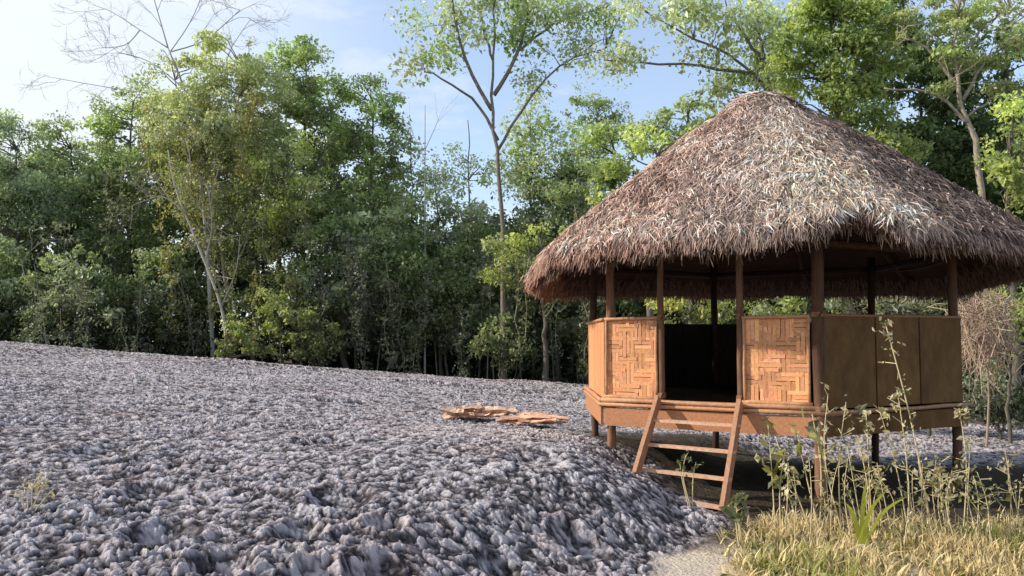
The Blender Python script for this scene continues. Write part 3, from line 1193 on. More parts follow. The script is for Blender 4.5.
forest_mass()
G_FILL = 'dense dark trees filling the back of the forest'
tree('forest_tree', 'hazy blue-green tree at the far left edge of the forest', 32, [(14, 350), (18, 260), (16, 150)],
     [(5, 150, 42, 42), (35, 195, 50, 42), (-25, 200, 50, 60), (0, 245, 35, 40)], 'blue', limbs=[(.06, [(17, 240), (40, 205), (60, 190)])])
tree('forest_tree', 'blue-green tree second from the far left, with a low rounded top against the pale sky', 33, [(78, 350), (74, 240), (72, 150)],
     [(62, 148, 40, 36), (92, 190, 42, 40), (50, 205, 40, 36), (85, 240, 45, 40)], 'deep', mixp=('blue', .5))
tree('forest_tree', 'dark leafy tree under the bare twigs, left of the pale vine-hung tree', 32.5, [(130, 350), (128, 220), (132, 110)],
     [(125, 110, 32, 38), (108, 160, 38, 42), (150, 165, 36, 46), (135, 225, 48, 42), (110, 270, 40, 40)], 'deep', mixp=('mid', .35), vines=4, vine_pal='grey')
tree('vine_tree', 'pale olive tree draped with hanging yellowish vines, tallest of the left group', 30.5, [(232, 350), (222, 250), (200, 200), (205, 110)],
     [(185, 92, 45, 40), (232, 72, 46, 36), (212, 130, 60, 44), (182, 165, 38, 36), (245, 150, 38, 44), (205, 205, 36, 46), (235, 235, 26, 50), (268, 85, 30, 34), (165, 120, 24, 30), (258, 120, 34, 34)], 'pale', mixp=('olive', .5), bark=(1.8, 1.7, 1.4),
     limbs=[(.07, [(225, 300), (205, 250), (178, 195)]), (.05, [(210, 150), (235, 110), (245, 70)]), (.05, [(205, 160), (185, 120), (175, 80)])], vines=22, vine_pal='yellow', size=.13, clump=.5, trunk_r=.12)
tree('forest_tree', 'tree with a dark pointed green top right of the pale vine-hung tree', 32, [(300, 355), (304, 200), (306, 60)],
     [(306, 66, 32, 30), (290, 108, 36, 34), (322, 105, 26, 34), (300, 200, 34, 45), (335, 130, 24, 34), (280, 70, 22, 28)], 'deep', mixp=('mid', .5), vines=5, vine_pal='olive')
tree('forest_tree', 'dark bushy tree bordering the open gap of sky', 32, [(372, 358), (370, 240), (374, 105)],
     [(362, 98, 32, 28), (384, 105, 22, 26), (390, 145, 30, 40), (356, 155, 32, 36), (376, 215, 46, 48)], 'deep', mixp=('mid', .3), vines=5, vine_pal='deep')
tree('forest_tree', 'yellow-green leafy tree in front of the dark pointed one', 30, [(283, 352), (278, 250), (284, 160)],
     [(268, 165, 36, 32), (310, 165, 28, 26), (282, 205, 42, 36), (255, 245, 32, 40), (300, 255, 32, 40)], 'olive', mixp=('lime', .4), vines=8, vine_pal='olive', size=.14)
tree('forest_tree', 'mid-green shaggy tree standing low beneath the bushy gap-side one, hung with creepers', 30, [(345, 362), (342, 280), (350, 215)],
     [(328, 240, 40, 36), (368, 250, 42, 40), (345, 290, 48, 32)], 'deep', mixp=('grey', .4), vines=10, vine_pal='grey')
tree('young_tree', 'thin grey-leaved young tree under the gap of sky', 30.5, [(442, 368), (440, 270), (436, 180)],
     [(428, 205, 26, 22), (455, 195, 22, 18), (440, 235, 32, 24), (462, 222, 24, 18)], 'grey', mixp=('deep', .5), dens=.8, trunk_r=.07)
tree('young_tree', 'sparse young tree with a straight stem just left of the tall pale trunk', 31, [(469, 368), (469, 250), (468, 120)],
     [(468, 150, 22, 18), (455, 172, 18, 14), (485, 180, 22, 16), (466, 215, 22, 22)], 'grey', dens=.6, trunk_r=.06, lpc=60)
tree('tall_tree', 'tall slender tree with a pale forked trunk rising against the sky', 28, [(504, 378), (503, 230), (497, 150), (492, 95), (494, 35), (497, -30)],
     [(430, 18, 34, 24), (470, -8, 40, 26), (505, 5, 34, 24), (548, 5, 45, 24), (592, 22, 40, 20), (606, 52, 30, 14), (428, 66, 30, 14), (558, 45, 30, 15), (452, 50, 24, 13), (540, 78, 24, 12), (515, 40, 22, 18), (470, 28, 22, 18), (620, 0, 30, 20)],
     'grey', mixp=('mid', .45), dens=1.9, lpc=46, clump=.7, trunk_r=.09, flat=.9, bark=(1.2, 1.12, 1.05),
     limbs=[(.075, [(492, 110), (472, 75), (456, 25, -.5), (450, -25, -.8)]), (.08, [(494, 95), (514, 60), (530, 10, .5), (538, -25, .6)]), (.06, [(498, 140), (480, 108), (452, 84, -.8), (425, 72, -1.2)]),
            (.055, [(498, 150), (522, 112), (560, 66, .6), (606, 48, 1)]), (.05, [(493, 60), (482, 22, .4), (478, -25, .6)]), (.05, [(520, 50), (560, 20, 1), (600, 10, 1.4)])])
tree('airy_tree', 'airy grey-green tree just right of the tall pale trunk, sky showing through its leaves', 30.5, [(534, 375), (532, 250), (530, 110)],
     [(528, 118, 24, 26), (546, 150, 28, 24), (516, 160, 24, 24), (530, 190, 34, 22)], 'grey', mixp=('mid', .5), dens=2.0, lpc=42, clump=.65, trunk_r=.06, flat=.9)
tree('airy_tree', 'airy green tree left of the flat umbrella crown, lower than it', 31, [(574, 378), (572, 260), (574, 140)],
     [(572, 148, 24, 20), (560, 172, 24, 20), (590, 172, 24, 20), (576, 196, 34, 20)], 'mid', mixp=('grey', .6), dens=2.0, lpc=42, clump=.65, trunk_r=.06, flat=.9)
tree('airy_tree', 'airy pale tree beside the slender bare stem in the gap of sky', 31.5, [(414, 362), (413, 250), (410, 130)],
     [(408, 138, 16, 22), (420, 170, 18, 22), (405, 190, 20, 24), (438, 172, 14, 16)], 'grey', mixp=('mid', .4), dens=1.8, lpc=40, clump=.6, trunk_r=.05, flat=.9)
tree('umbrella_tree', 'distant tree with a flat dark umbrella crown seen over the left slope of the roof', 33, [(598, 380), (599, 220), (598, 118)],
     [(600, 98, 34, 14), (578, 118, 26, 12), (628, 122, 24, 10), (596, 138, 20, 10)], 'blue', mixp=('deep', .5), clump=.45, lpc=70, trunk_r=.1, bark=(1.2, 1.1, 1))
tree('forest_tree', 'dull green tree behind the left tip of the roof', 30.5, [(560, 375), (556, 260), (562, 160)],
     [(545, 172, 36, 30), (585, 178, 34, 30), (560, 215, 46, 30), (530, 205, 28, 26), (610, 150, 22, 16)], 'grey', mixp=('deep', .6), vines=3, vine_pal='grey')
tree('shrub_tree', 'sunlit lime-green tree tops along the left slope of the roof', 20, [(655, 400), (648, 250), (655, 150)],
     [(622, 172, 26, 18), (652, 148, 26, 18), (690, 138, 18, 12), (604, 196, 22, 16), (640, 205, 34, 26), (690, 165, 30, 30)], 'lime', mixp=('bright', .4), size=.12, clump=.42, lpc=85)
tree('creeper_tree', 'yellow-green creeper-covered tree beside the left eave of the roof', 27, [(548, 378), (544, 320), (540, 240)],
     [(508, 244, 26, 18), (552, 236, 28, 16), (528, 272, 32, 18), (568, 268, 20, 22), (500, 272, 16, 16)], 'lime', mixp=('olive', .5), vines=4, vine_pal='olive', size=.13, clump=.45)
tree('leaning_tree', 'tree whose long leafy branches reach left over the roof peak', 23, [(812, 420), (806, 250), (792, 150), (774, 100), (758, 30)],
     [(650, 16, 36, 16), (692, 18, 34, 18), (640, 60, 34, 10), (700, 64, 30, 10), (730, 15, 40, 24), (765, 35, 32, 30), (728, 88, 26, 12), (770, 78, 22, 18), (610, 60, 20, 9)],
     'grey', mixp=('olive', .4), dens=2.0, lpc=48, clump=.6, trunk_r=.13, flat=.9, bark=(1.1, 1, .95),
     limbs=[(.05, [(778, 108), (752, 72), (718, 50), (680, 32), (636, 4)]), (.05, [(752, 74), (700, 66), (640, 62), (604, 60)]), (.045, [(772, 100), (740, 92), (715, 86)]), (.05, [(762, 60), (740, 30), (725, 0)])])
tree('forest_tree', 'tall bright green tree rising behind the roof peak', 20, [(852, 420), (846, 250), (838, 120), (828, -30)],
     [(800, 45, 34, 40), (838, 20, 42, 36), (872, 55, 34, 36), (818, 88, 34, 32), (852, 112, 36, 32), (808, -5, 34, 30), (880, 145, 30, 24), (905, 150, 24, 22), (785, 70, 22, 26), (862, 20, 36, 36)], 'bright', mixp=('lime', .4), size=.12, clump=.42, lpc=100, dens=1.7, trunk_r=.15)
tree('forest_tree', 'dark shaded tree between the bright green tree and the pale flat-topped tree', 23.5, [(930, 420), (925, 250), (920, 60)],
     [(905, 70, 36, 44), (940, 125, 40, 40), (915, 190, 44, 40), (965, 185, 34, 34), (890, 20, 30, 30), (960, 80, 34, 40), (985, 150, 30, 34)], 'dark', clump=.5, dens=1.8, lpc=110, bark=(.6, .6, .6))
tree('flat_topped_tree', 'pale-branched tree with thin flat layers of leaves behind the right slope of the roof', 19, [(992, 425), (985, 260), (978, 160), (962, 108), (955, 60), (960, 15)],
     [(930, 12, 46, 12), (985, 16, 44, 12), (1020, 45, 36, 12), (955, 58, 44, 12), (898, 40, 22, 8), (1010, 84, 30, 12), (975, -18, 60, 14), (940, 88, 26, 8), (905, 18, 34, 10), (1000, 62, 34, 10), (950, 36, 40, 10)],
     'olive', mixp=('mid', .5), size=.085, clump=.36, lpc=75, dens=1.5, trunk_r=.10, bark=(1.9, 1.8, 1.6), flat=.4, dry=16,
     limbs=[(.045, [(970, 124), (932, 94), (884, 88)]), (.045, [(963, 100), (986, 62), (1016, 42)]), (.04, [(958, 85), (930, 52), (902, 32)]), (.035, [(957, 60), (985, 25), (1010, 8)]), (.03, [(966, 118), (995, 96), (1022, 84)])])
tree('shrub_tree', 'leafy light green tree at the right edge above the eave', 17, [(1018, 430), (1014, 300), (1008, 160)],
     [(1004, 150, 26, 28), (1020, 190, 26, 26), (995, 178, 18, 18), (1022, 115, 20, 22), (1040, 160, 26, 40)], 'bright', mixp=('lime', .5), size=.11, clump=.38, lpc=85)
tree('forest_tree', 'deep green tree low behind the right end of the roof', 21.5, [(985, 430), (982, 330), (980, 240)],
     [(975, 235, 34, 30), (1010, 250, 34, 34), (950, 270, 34, 30), (1000, 320, 40, 40)], 'deep', clump=.48)
tree('bush', 'sunlit yellow-green bush under the right end of the eave', 14.6, [(1010, 440), (1008, 380), (1006, 320)],
     [(1004, 296, 26, 18), (1022, 345, 22, 20), (1030, 310, 20, 24), (1012, 322, 22, 14)], 'lime', mixp=('bright', .4), size=.10, clump=.3, cat='bush', trunk_r=.04)
tree('bush', 'dull dark green bush beneath the brown brush tangle right of the hut', 15.2, [(1000, 445), (998, 420), (996, 390)],
     [(985, 395, 34, 26), (1018, 395, 26, 30), (965, 370, 26, 26)], 'deep', mixp=('grey', .5), size=.10, clump=.32, cat='bush', trunk_r=.04, dry=40)
tree('bush', 'yellow-green bush seen through the opening above the hut doorway', 16.5, [(690, 420), (692, 370), (690, 300)],
     [(690, 300, 30, 20), (665, 318, 26, 18), (720, 312, 26, 16)], 'yellow', mixp=('lime', .6), size=.10, clump=.34, cat='bush', trunk_r=.04)
tree('bush', 'sunlit bush seen through the opening above the right woven panel', 16, [(785, 425), (784, 370), (786, 310)],
     [(782, 306, 26, 16), (800, 320, 22, 14), (762, 312, 20, 14)], 'lime', mixp=('grey', .5), size=.10, clump=.32, cat='bush', trunk_r=.04)
tree('bush', 'brownish-green bush seen through the opening above the plain board wall', 15.6, [(930, 435), (928, 370), (930, 310)],
     [(930, 304, 26, 16), (908, 312, 20, 16), (880, 312, 22, 14), (845, 312, 20, 14)], 'olive', mixp=('grey', .5), size=.09, clump=.3, cat='bush', trunk_r=.04, dry=50, twig_tint=(.5, .42, .3))
tree('shrub', 'bright yellow-green shrub sprawling at the crest of the mud field', 27.3, [(222, 358), (224, 350), (226, 342)],
     [(216, 351, 18, 7), (240, 340, 22, 14), (262, 348, 20, 8), (236, 318, 10, 14)], 'lime', mixp=('mid', .5), size=.14, clump=.3, lpc=55, cat='shrub', trunk_r=.03)
tree('shrub', 'taller yellow-green shrub right of the sprawling one at the forest edge', 28, [(302, 362), (300, 340), (298, 325)],
     [(285, 318, 26, 18), (318, 330, 24, 18), (300, 345, 26, 12), (330, 350, 18, 10), (275, 295, 14, 16)], 'olive', mixp=('lime', .5), size=.14, clump=.32, lpc=55, cat='shrub', trunk_r=.03)

tree('forest_tree', 'deep green rounded tree filling the gap left of the roof, behind the lime tree tops', 25.5, [(612, 400), (612, 260), (614, 130)],
     [(606, 150, 30, 24), (630, 175, 34, 28), (590, 190, 30, 28), (612, 215, 40, 30)], 'deep', mixp=('bright', .35), clump=.5, lpc=85)
tree('forest_tree', 'shaded green tree just left of the roof peak beneath the leaning branches', 25, [(690, 410), (690, 240), (688, 100)],
     [(676, 118, 28, 22), (708, 105, 28, 22), (650, 140, 24, 20), (690, 150, 44, 30)], 'deep', mixp=('grey', .4), clump=.5, lpc=80)
tree('forest_tree', 'tall dull green tree right behind the roof peak, under the bright green one', 24.5, [(760, 415), (760, 240), (756, 40)],
     [(752, 50, 26, 26), (775, 75, 28, 24), (738, 80, 22, 18), (770, 20, 24, 24)], 'deep', mixp=('mid', .4), clump=.48, lpc=75)
tree('forest_tree', 'tall deep green tree behind the flat-topped one at the upper right', 23.5, [(1010, 425), (1008, 250), (1004, 30)],
     [(1000, 45, 34, 34), (1025, 95, 36, 36), (975, 95, 30, 30), (1005, 140, 36, 30), (1030, 20, 30, 34)], 'deep', mixp=('dark', .4), clump=.5, lpc=80)
tree('thicket_shrub', 'leafy green shrub hiding the foot of the tall forked tree', 27.4, [(500, 380), (500, 350), (502, 320)],
     [(490, 345, 22, 20), (512, 352, 22, 18), (500, 322, 18, 16)], 'deep', mixp=('olive', .5), clump=.36, lpc=60, cat='shrub', trunk_r=.03)
# dense fill behind, two rows
fr = np.random.default_rng(31)
for i, (px, top, d) in enumerate([(-130, 150, 34), (-75, 170, 36), (-30, 165, 35), (30, 180, 36), (95, 170, 36.5), (160, 120, 36), (215, 110, 36), (265, 105, 36.5), (330, 115, 36), (385, 170, 36), (425, 240, 35),
                                  (480, 235, 35), (520, 215, 34), (575, 205, 34), (625, 200, 30), (690, 175, 27), (745, 170, 25.5), (800, 140, 26), (870, 110, 26), (960, 120, 26), (1040, 110, 24), (1100, 100, 22), (1170, 90, 21)]):
    rx = 36 * 33 / d
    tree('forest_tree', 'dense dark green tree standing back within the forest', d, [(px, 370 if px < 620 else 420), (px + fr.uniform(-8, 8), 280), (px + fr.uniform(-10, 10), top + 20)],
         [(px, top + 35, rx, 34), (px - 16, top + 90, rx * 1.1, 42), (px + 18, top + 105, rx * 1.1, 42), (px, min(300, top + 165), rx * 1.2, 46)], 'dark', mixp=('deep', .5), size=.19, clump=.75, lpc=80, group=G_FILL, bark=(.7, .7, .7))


# low thicket trees closing the lower part of the forest edge
G_TH = 'low leafy thicket trees along the forest edge'
for i, (px, top, pal, mix) in enumerate([(12, 235, 'deep', 'blue'), (48, 255, 'deep', 'blue'), (88, 240, 'deep', 'grey'), (122, 265, 'dark', 'deep'), (158, 240, 'deep', 'grey'), (190, 262, 'deep', 'dark'), (262, 270, 'deep', 'olive'), (318, 248, 'deep', 'grey'),
                                          (358, 262, 'deep', 'grey'), (392, 205, 'deep', 'grey'), (418, 222, 'deep', 'dark'), (448, 238, 'deep', 'grey'), (478, 215, 'deep', 'grey'), (518, 225, 'deep', 'olive'), (540, 260, 'deep', 'dark'), (580, 225, 'deep', 'grey'),
                                          (600, 260, 'deep', 'mid'), (-40, 240, 'deep', 'blue'), (-90, 240, 'deep', 'blue')]):
    d = 29.8 + fr.uniform(-.7, 1.0)
    h = 350 - top
    tree('thicket_tree', 'low leafy thicket tree closing the lower part of the forest edge', d, [(px, 366), (px + fr.uniform(-6, 6), 330), (px + fr.uniform(-8, 8), top + 15)],
         [(px, top + h * .22, 26, h * .22), (px - 12, top + h * .5, 30, h * .25), (px + 14, top + h * .62, 30, h * .28), (px, top + h * .85, 30, h * .2)], pal, mixp=(mix, .45), size=.15, clump=.5, lpc=75, group=G_TH, trunk_r=.05, vines=2, vine_pal='grey', dens=1.1)

bare_tree('bare_tree', 'leafless grey tree with fine twigs spread against the upper left sky', 30, [(214, 350), (205, 220), (190, 110), (168, 48)],
          [(.022, [(170, 52), (188, 26), (200, 0), (206, -25)]), (.022, [(168, 48), (140, 30, .5), (112, 12, 1), (90, 4, 1.4)]), (.02, [(180, 85), (150, 62, -.6), (118, 52, -1)]), (.025, [(196, 140), (226, 90, .5), (228, 55, .6), (250, 20, .8)]), (.03, [(168, 48), (160, 20), (150, -15)]), (.03, [(170, 52), (205, 40), (240, 10)]), (.025, [(140, 30, .5), (125, 45, .6), (98, 48, .8)]),
           (.022, [(185, 100), (160, 95, .6), (100, 86, 1), (45, 76, 1.2)])], (.40, .38, .36), seed=12, depth=5, spread=.5)
bare_tree('bare_tree', 'slender straight bare stem standing alone in the gap of sky', 29.5, [(425, 366), (425, 240), (425, 105)],
          [(.014, [(425, 160), (416, 140), (410, 128)]), (.014, [(425, 150), (434, 130), (438, 120)])], (.42, .41, .40), trunk_r=.04, depth=2, seed=15)

def tangle(name, label, d, px, py, rx, ry, n, tint, seed):
    r = np.random.default_rng(seed)
    c = AT(px, py, d)
    k = d / FPX
    base = np.array([c[0], c[1], gz(c[0], c[1])])
    e = empty(name, base, label, 'dry bush')
    mb = MB()
    mb.tube(smooth_poly([base - Z3 * .1, (base + c) / 2 + np.array([.08, 0, 0]), c], 8), .025 * np.linspace(1, .4, 8), 6, col=np.array(tint) * .7)
    mb.build('stem', M_TWIG, e, smooth=True)
    mb = MB()
    for i in range(n):
        q = r.normal(0, 1, 3)
        q /= np.linalg.norm(q)
        q *= r.uniform(.1, 1) ** .5
        p = c + q * np.array([rx * k, .5, ry * k])
        dv = np.array([r.normal(0, 1), r.normal(0, .6), r.normal(-.5, 1)])
        dv *= r.uniform(.15, .5) / np.linalg.norm(dv)
        P = smooth_poly([p - dv, p + r.normal(0, .06, 3), p + dv + np.array([0, 0, -.12])], 6)
        mb.tube(P, r.uniform(.004, .009) * np.linspace(1, .5, 6), 4, col=np.array(tint) * r.uniform(.5, 1.25), caps=False)
    mb.build('twigs', M_TWIG, e)


tangle('dry_bush', 'tangled pale brown dry brush beside the right wall of the hut', 14.0, 982, 330, 26, 44, 420, (.50, .37, .27), 18)
bare_tree('leaning_tree', 'thin pale leaning trunk crossing in front of the pale vine-hung tree', 28.6, [(229, 352), (222, 310), (200, 250), (176, 190), (168, 150)],
          [(.03, [(205, 262), (212, 225), (208, 190)]), (.025, [(186, 215), (170, 200), (158, 196)]), (.025, [(222, 305), (236, 270), (240, 235)]), (.02, [(178, 195), (190, 165), (186, 140)])], (.46, .43, .35), trunk_r=.06, depth=3, seed=61, leafpal='pale', leaf_n=30, size=.14)
G_ST = 'thin pale stems in the dark forest edge'
sr = np.random.default_rng(55)
for i in range(14):
    px = sr.uniform(20, 590)
    d = sr.uniform(28.5, 30.5)
    top = sr.uniform(215, 290)
    lean = sr.uniform(-30, 30)
    bare_tree('sapling', 'thin pale crooked sapling stem against the dark forest edge', d, [(px, 372), (px + lean * .3, 320), (px + lean, top)],
              [(.016, [(px + lean * .5, 300), (px + lean * .5 + sr.uniform(-30, 30), 265), (px + lean + sr.uniform(-35, 35), 240)])], tuple(np.array([.26, .24, .19]) * sr.uniform(.5, 1.2)), trunk_r=sr.uniform(.018, .035), depth=2, seed=200 + i, group=G_ST, leafpal='grey', leaf_n=8, size=.15)


def weed(label, base, d, tops, leaf, pal, n_leaf=18, stem_r=.006, seed=1, group=None, name='weed', droop=.3, tint=(.62, .52, .30), cluster=.05):
    """a herb: base px at distance d, one stem for each top (px, py)"""
    r = np.random.default_rng(seed)
    x0 = AX(base, d)
    z0 = gz(x0, d)
    e = empty(name, (x0, d, z0), label, 'weed', group)
    for q in tops:
        tip = AT(q[0], q[1], d + r.uniform(-.05, .05))
        P = smooth_poly([np.array([x0 + r.normal(0, .02), d, z0 - .05]), (np.array([x0, d, z0]) + tip) / 2 + np.array([r.normal(0, .03), r.normal(0, .03), .05]), tip], 10)
        ms = MB()
        ms.tube(P, stem_r * np.linspace(1, .45, 10), 5, col=tint)
        ml = MB()
        C = []
        k = q[2] if len(q) > 2 else n_leaf
        for i in range(k):
            f = r.uniform(.35, 1.0) ** .7
            p = P[min(9, int(f * 9))] + (P[min(9, int(f * 9) + 1)] - P[min(9, int(f * 9))]) * (f * 9 % 1)
            if r.uniform() < .35:                      # short side shoot
                p2 = p + np.array([r.normal(0, .05), r.normal(0, .05), r.uniform(.0, .06)])
                ms.tube([p, p2], stem_r * .5, 4, col=tint, caps=False)
                p = p2
            C.append(p + r.normal(0, cluster * .4, 3))
        ms.build('stem', M_TWIG, e, smooth=True)
        C = np.array(C)
        leaves(ml, C, np.full(len(C), cluster), np.full(len(C), 2), leaf, pal, seed=seed + int(q[0]), up=.2, mixp=('pale', .3))
        ml.build('leaves', M_LEAF, e)
    return e


weed('tallest dry weed with paired pale buds rising before the plain board wall', 926, 6.7, [(885, 322, 26)], .05, 'straw', seed=1, stem_r=.008)
weed('branching pale weed in the middle of the plain board wall, second tallest', 905, 6.7, [(897, 390, 20), (880, 412, 16)], .05, 'straw', seed=2)
weed('slim leafy weed standing before the right rear post of the hut', 962, 6.9, [(959, 408, 26)], .05, 'straw', seed=3)
weed('broad-leaved drooping weed in front of the near corner post', 815, 6.9, [(812, 414, 7), (797, 432, 6), (775, 436, 6)], .10, 'yellow', seed=4, stem_r=.007, cluster=.07)
weed('broad-leaved weed standing just right of the ladder', 775, 6.85, [(768, 425, 10), (785, 452, 8)], .085, 'yellow', seed=5, cluster=.06)
weed('pale-budded weed just right of the near corner post', 836, 6.8, [(828, 394, 18), (846, 402, 14)], .05, 'straw', seed=6)
weed('small-leaved weed between the near corner post and the long-bladed green plant', 866, 6.75, [(866, 410, 18), (858, 440, 12)], .05, 'straw', seed=7)
weed('leafy tuft of weed low against the right rear post', 945, 6.6, [(940, 460, 24), (952, 470, 24), (930, 478, 18)], .05, 'straw', seed=8)
weed('low green leafy plant growing under the ladder', 690, 7.6, [(686, 455, 6), (696, 462, 5), (680, 464, 4)], .05, 'olive', seed=9, cluster=.05)
weed('bare dry sprig standing alone on the mud at the left', 37, 5.6, [(30, 486, 6), (45, 484, 6), (38, 478, 8), (22, 490, 5), (54, 489, 5)], .035, 'straw', seed=10, stem_r=.005)
weed('small leafy rosette at the foot of the ladder', 735, 6.5, [(728, 505, 8), (742, 502, 8), (735, 498, 6)], .09, 'olive', seed=11, cluster=.05)
wr = np.random.default_rng(90)
for i, px in enumerate([783, 830, 870, 928, 960, 792, 806, 824, 848, 858, 876, 888, 898, 912, 918, 934, 952, 968, 976, 988, 998, 1008, 1018, 1034]):
    d = wr.uniform(6.3, 7.0)
    t = px + wr.uniform(-14, 14)
    weed('thin dry weed stem among the tangle below the hut', px, d, [(t, wr.uniform(435, 488), 10)] + ([(t + wr.uniform(-14, 14), wr.uniform(470, 500), 8)] if wr.uniform() < .5 else []), .04, ('straw', 'straw', 'yellow', 'straw', 'olive')[i % 5], seed=300 + i, group='thin dry weeds below the hut', stem_r=.0045)

# long-bladed bright green plant
x0, d0 = AX(852, 6.3), 6.3
z0 = gz(x0, d0)
e = empty('blade_plant', (x0, d0, z0), 'bright yellow-green plant with long arching blades in the dry grass', 'plant')
pr = np.random.default_rng(8)
for i, (tx, ty) in enumerate([(886, 491), (906, 497), (866, 482), (846, 503), (872, 508)]):
    tip = AT(tx, ty, d0 + pr.uniform(-.15, .15))
    bs = np.array([x0 + pr.normal(0, .02), d0 + pr.normal(0, .02), z0])
    P = smooth_poly([bs, (bs + tip) / 2 + np.array([0, 0, .09]), tip], 8)
    sd = np.cross(tip - bs, [0, 1.0, .4])
    sd /= np.linalg.norm(sd)
    wv = .016 * np.array([.5, .9, 1, 1, .9, .7, .45, .05])[:, None]
    mb = MB()
    V = np.stack([P - sd * wv, P + sd * wv], 1).reshape(-1, 3)
    Q = [(2 * k, 2 * k + 1, 2 * k + 3, 2 * k + 2) for k in range(7)]
    c = np.array([.50, .52, .09]) * pr.uniform(.8, 1.2)
    mb.add(V, Q, col=c)
    mb.build('blade', M_LEAF, e)


def dry_grass():
    r = np.random.default_rng(66)
    n = 60000
    x = r.uniform(1.0, 6.5, n)
    y = r.uniform(4.7, 7.4, n)
    z, mud, ed = base_height(x, y)
    dens = fbm(x * 2.2, y * 2.2, 3, 12)
    edge = 1.38 + (y - 5) * .22
    keep = (mud < .15) & (x > edge + r.normal(0, .10, n)) & (r.uniform(0, 1, n) < np.clip(dens * 2.2 - .25, .06, 1)) & (r.uniform(0, 1, n) < 1.25 - smooth(6.3, 7.3, y + (fbm(x * 1.7, y * 1.7, 3, 88) - .45) * 2.0))
    x, y, z, dens = x[keep], y[keep], z[keep], dens[keep]
    n = len(x)
    L = r.uniform(.05, .17, n) * (.6 + dens) * (1 + .3 * (r.uniform(0, 1, n) < .08))
    az = r.uniform(0, 2 * PI, n)
    ln = r.uniform(.1, 1.5, n)
    dv = np.stack([np.cos(az) * np.sin(ln), np.sin(az) * np.sin(ln), np.cos(ln)], -1)
    sd = np.stack([-np.sin(az + r.normal(0, .8, n)), np.cos(az), 0 * az], -1)
    b = np.stack([x, y, z + .005], -1)
    m = b + dv * (L * .55)[:, None]
    t = b + dv * L[:, None] * np.array([1.25, 1.25, .85])
    t[:, 2] = np.maximum(t[:, 2], b[:, 2] + .012)
    w = (r.uniform(.003, .008, n))[:, None]
    V = np.stack([b - sd * w, b + sd * w, m - sd * w * .8, m + sd * w * .8, t - sd * w * .1, t + sd * w * .1], 1)
    k = (np.arange(n) * 6)[:, None]
    Q = np.concatenate([k + np.array([[0, 1, 3, 2]]), k + np.array([[2, 3, 5, 4]])], 0)
    tone = r.uniform(.55, 1.2, n)[:, None]
    green = (vnoise(x * 1.6, y * 1.6, 4) > .62) & (r.uniform(0, 1, n) < .6)
    c = np.where(green[:, None], np.array([[.44, .44, .13]]), np.array([[.86, .69, .37]])) * tone
    dk = r.uniform(0, 1, n) < .10
    c = np.where(dk[:, None], np.array([[.16, .11, .07]]), c)
    mb = MB()
    mb.add(V.reshape(-1, 3), Q, col=np.repeat(c, 6, 0))
    o = mb.build('dry_grass', M_GRASS, None)
    tag(o, 'dry yellow grass growing in front of the hut', kind='stuff')
    # matted ground-cover leaves among the grass
    C = np.stack([x, y, z + .03], -1)[r.permutation(n)[:2200]]
    mb = MB()
    leaves(mb, C, np.full(len(C), .07), np.full(len(C), 5), .05, 'yellow', mixp=('olive', .5), seed=67, up=1)
    o = mb.build('ground_cover', M_LEAF, None)
    tag(o, 'small yellow-green leaves of low ground cover among the dry grass', kind='stuff')


dry_grass()


# ------------------------------------------------------------------ sky and light
SUN_AZ = math.radians(90)      # from the camera-facing direction (-Y) round to -X
SUN_EL = math.radians(29)
sdir = np.array([-math.sin(SUN_AZ) * math.cos(SUN_EL), -math.cos(SUN_AZ) * math.cos(SUN_EL), math.sin(SUN_EL)])
from mathutils import Vector
ld = bpy.data.lights.new('sun', 'SUN')
ld.energy = 5.0
ld.angle = math.radians(0.5)
ld.color = (1.0, 0.93, 0.82)
lo = bpy.data.objects.new('sun', ld)
COL.objects.link(lo)
lo.rotation_euler = Vector([float(c) for c in sdir]).to_track_quat('Z', 'Y').to_euler()
lo.location = (-20, -5, 25)

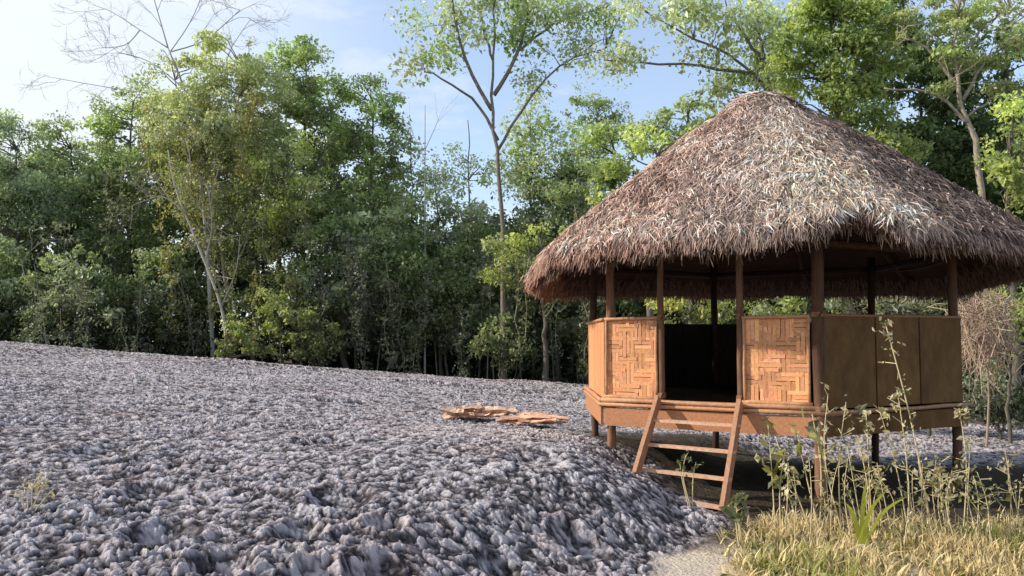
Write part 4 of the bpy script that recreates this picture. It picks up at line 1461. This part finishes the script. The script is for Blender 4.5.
w = bpy.data.worlds.new('World')
scene.world = w
w.use_nodes = True
nt = w.node_tree
nt.nodes.clear()
L = nt.links.new
wo = N(nt, 'ShaderNodeOutputWorld')
bg = N(nt, 'ShaderNodeBackground')
sky = N(nt, 'ShaderNodeTexSky', sky_type='NISHITA')
sky.sun_disc = False
sky.sun_elevation = SUN_EL
sky.sun_rotation = math.atan2(float(sdir[0]), float(sdir[1]))
sky.air_density = 1.0
sky.dust_density = 1.6
sky.ozone_density = 1.5
bg.inputs['Strength'].default_value = 0.15
tc = N(nt, 'ShaderNodeTexCoord')
mp = N(nt, 'ShaderNodeMapping')
mp.inputs['Scale'].default_value = (2.2, 2.2, 6.0)
nz = N(nt, 'ShaderNodeTexNoise')
nz.inputs['Scale'].default_value = 1.7
nz.inputs['Detail'].default_value = 7
nz.inputs['Roughness'].default_value = .6
cr = N(nt, 'ShaderNodeValToRGB')
cr.color_ramp.elements[0].position = .50
cr.color_ramp.elements[0].color = (.22, .22, .22, 1)
cr.color_ramp.elements[1].position = .72
cr.color_ramp.elements[1].color = (.95, .95, .95, 1)
mx = N(nt, 'ShaderNodeMix', data_type='RGBA')
sx = N(nt, 'ShaderNodeSeparateXYZ')
wm = N(nt, 'ShaderNodeMapRange', interpolation_type='SMOOTHSTEP')      # whitens the sky towards the sun, its glow added as colour
wm.inputs[1].default_value = -.05
wm.inputs[2].default_value = -.52
wm.inputs[4].default_value = .8
sm = N(nt, 'ShaderNodeMath', operation='ADD', use_clamp=True)
L(tc.outputs['Generated'], mp.inputs[0])
L(tc.outputs['Generated'], sx.inputs[0])
L(sx.outputs[0], wm.inputs[0])
L(mp.outputs[0], nz.inputs[0])
L(nz.outputs[0], cr.inputs[0])
L(cr.outputs[0], sm.inputs[0])
L(wm.outputs[0], sm.inputs[1])
L(sm.outputs[0], mx.inputs[0])
lift = N(nt, 'ShaderNodeMix', data_type='RGBA', blend_type='MULTIPLY')
lift.inputs[0].default_value = 1
lift.inputs[7].default_value = (1.55, 1.6, 1.7, 1)
L(sky.outputs[0], lift.inputs[6])
L(lift.outputs[2], mx.inputs[6])
mx.inputs[7].default_value = (6.3, 6.7, 7.2, 1)
L(mx.outputs[2], bg.inputs[0])
L(bg.outputs[0], wo.inputs[0])

# ------------------------------------------------------------------ camera
cd = bpy.data.cameras.new('camera')
cam = bpy.data.objects.new('camera', cd)
COL.objects.link(cam)
cam.location = (0, 0, EYE)
cam.rotation_euler = (PI / 2 + PITCH, 0, 0)
cd.sensor_width = 36
cd.lens = FPX / 1024 * 36
cd.clip_start = .05
cd.clip_end = 2000
scene.camera = cam
scene.view_settings.view_transform = 'Standard'
scene.view_settings.look = 'None'
scene.view_settings.exposure = 0
scene.view_settings.gamma = 1
scene.cycles.max_bounces = 6
scene.cycles.transparent_max_bounces = 4
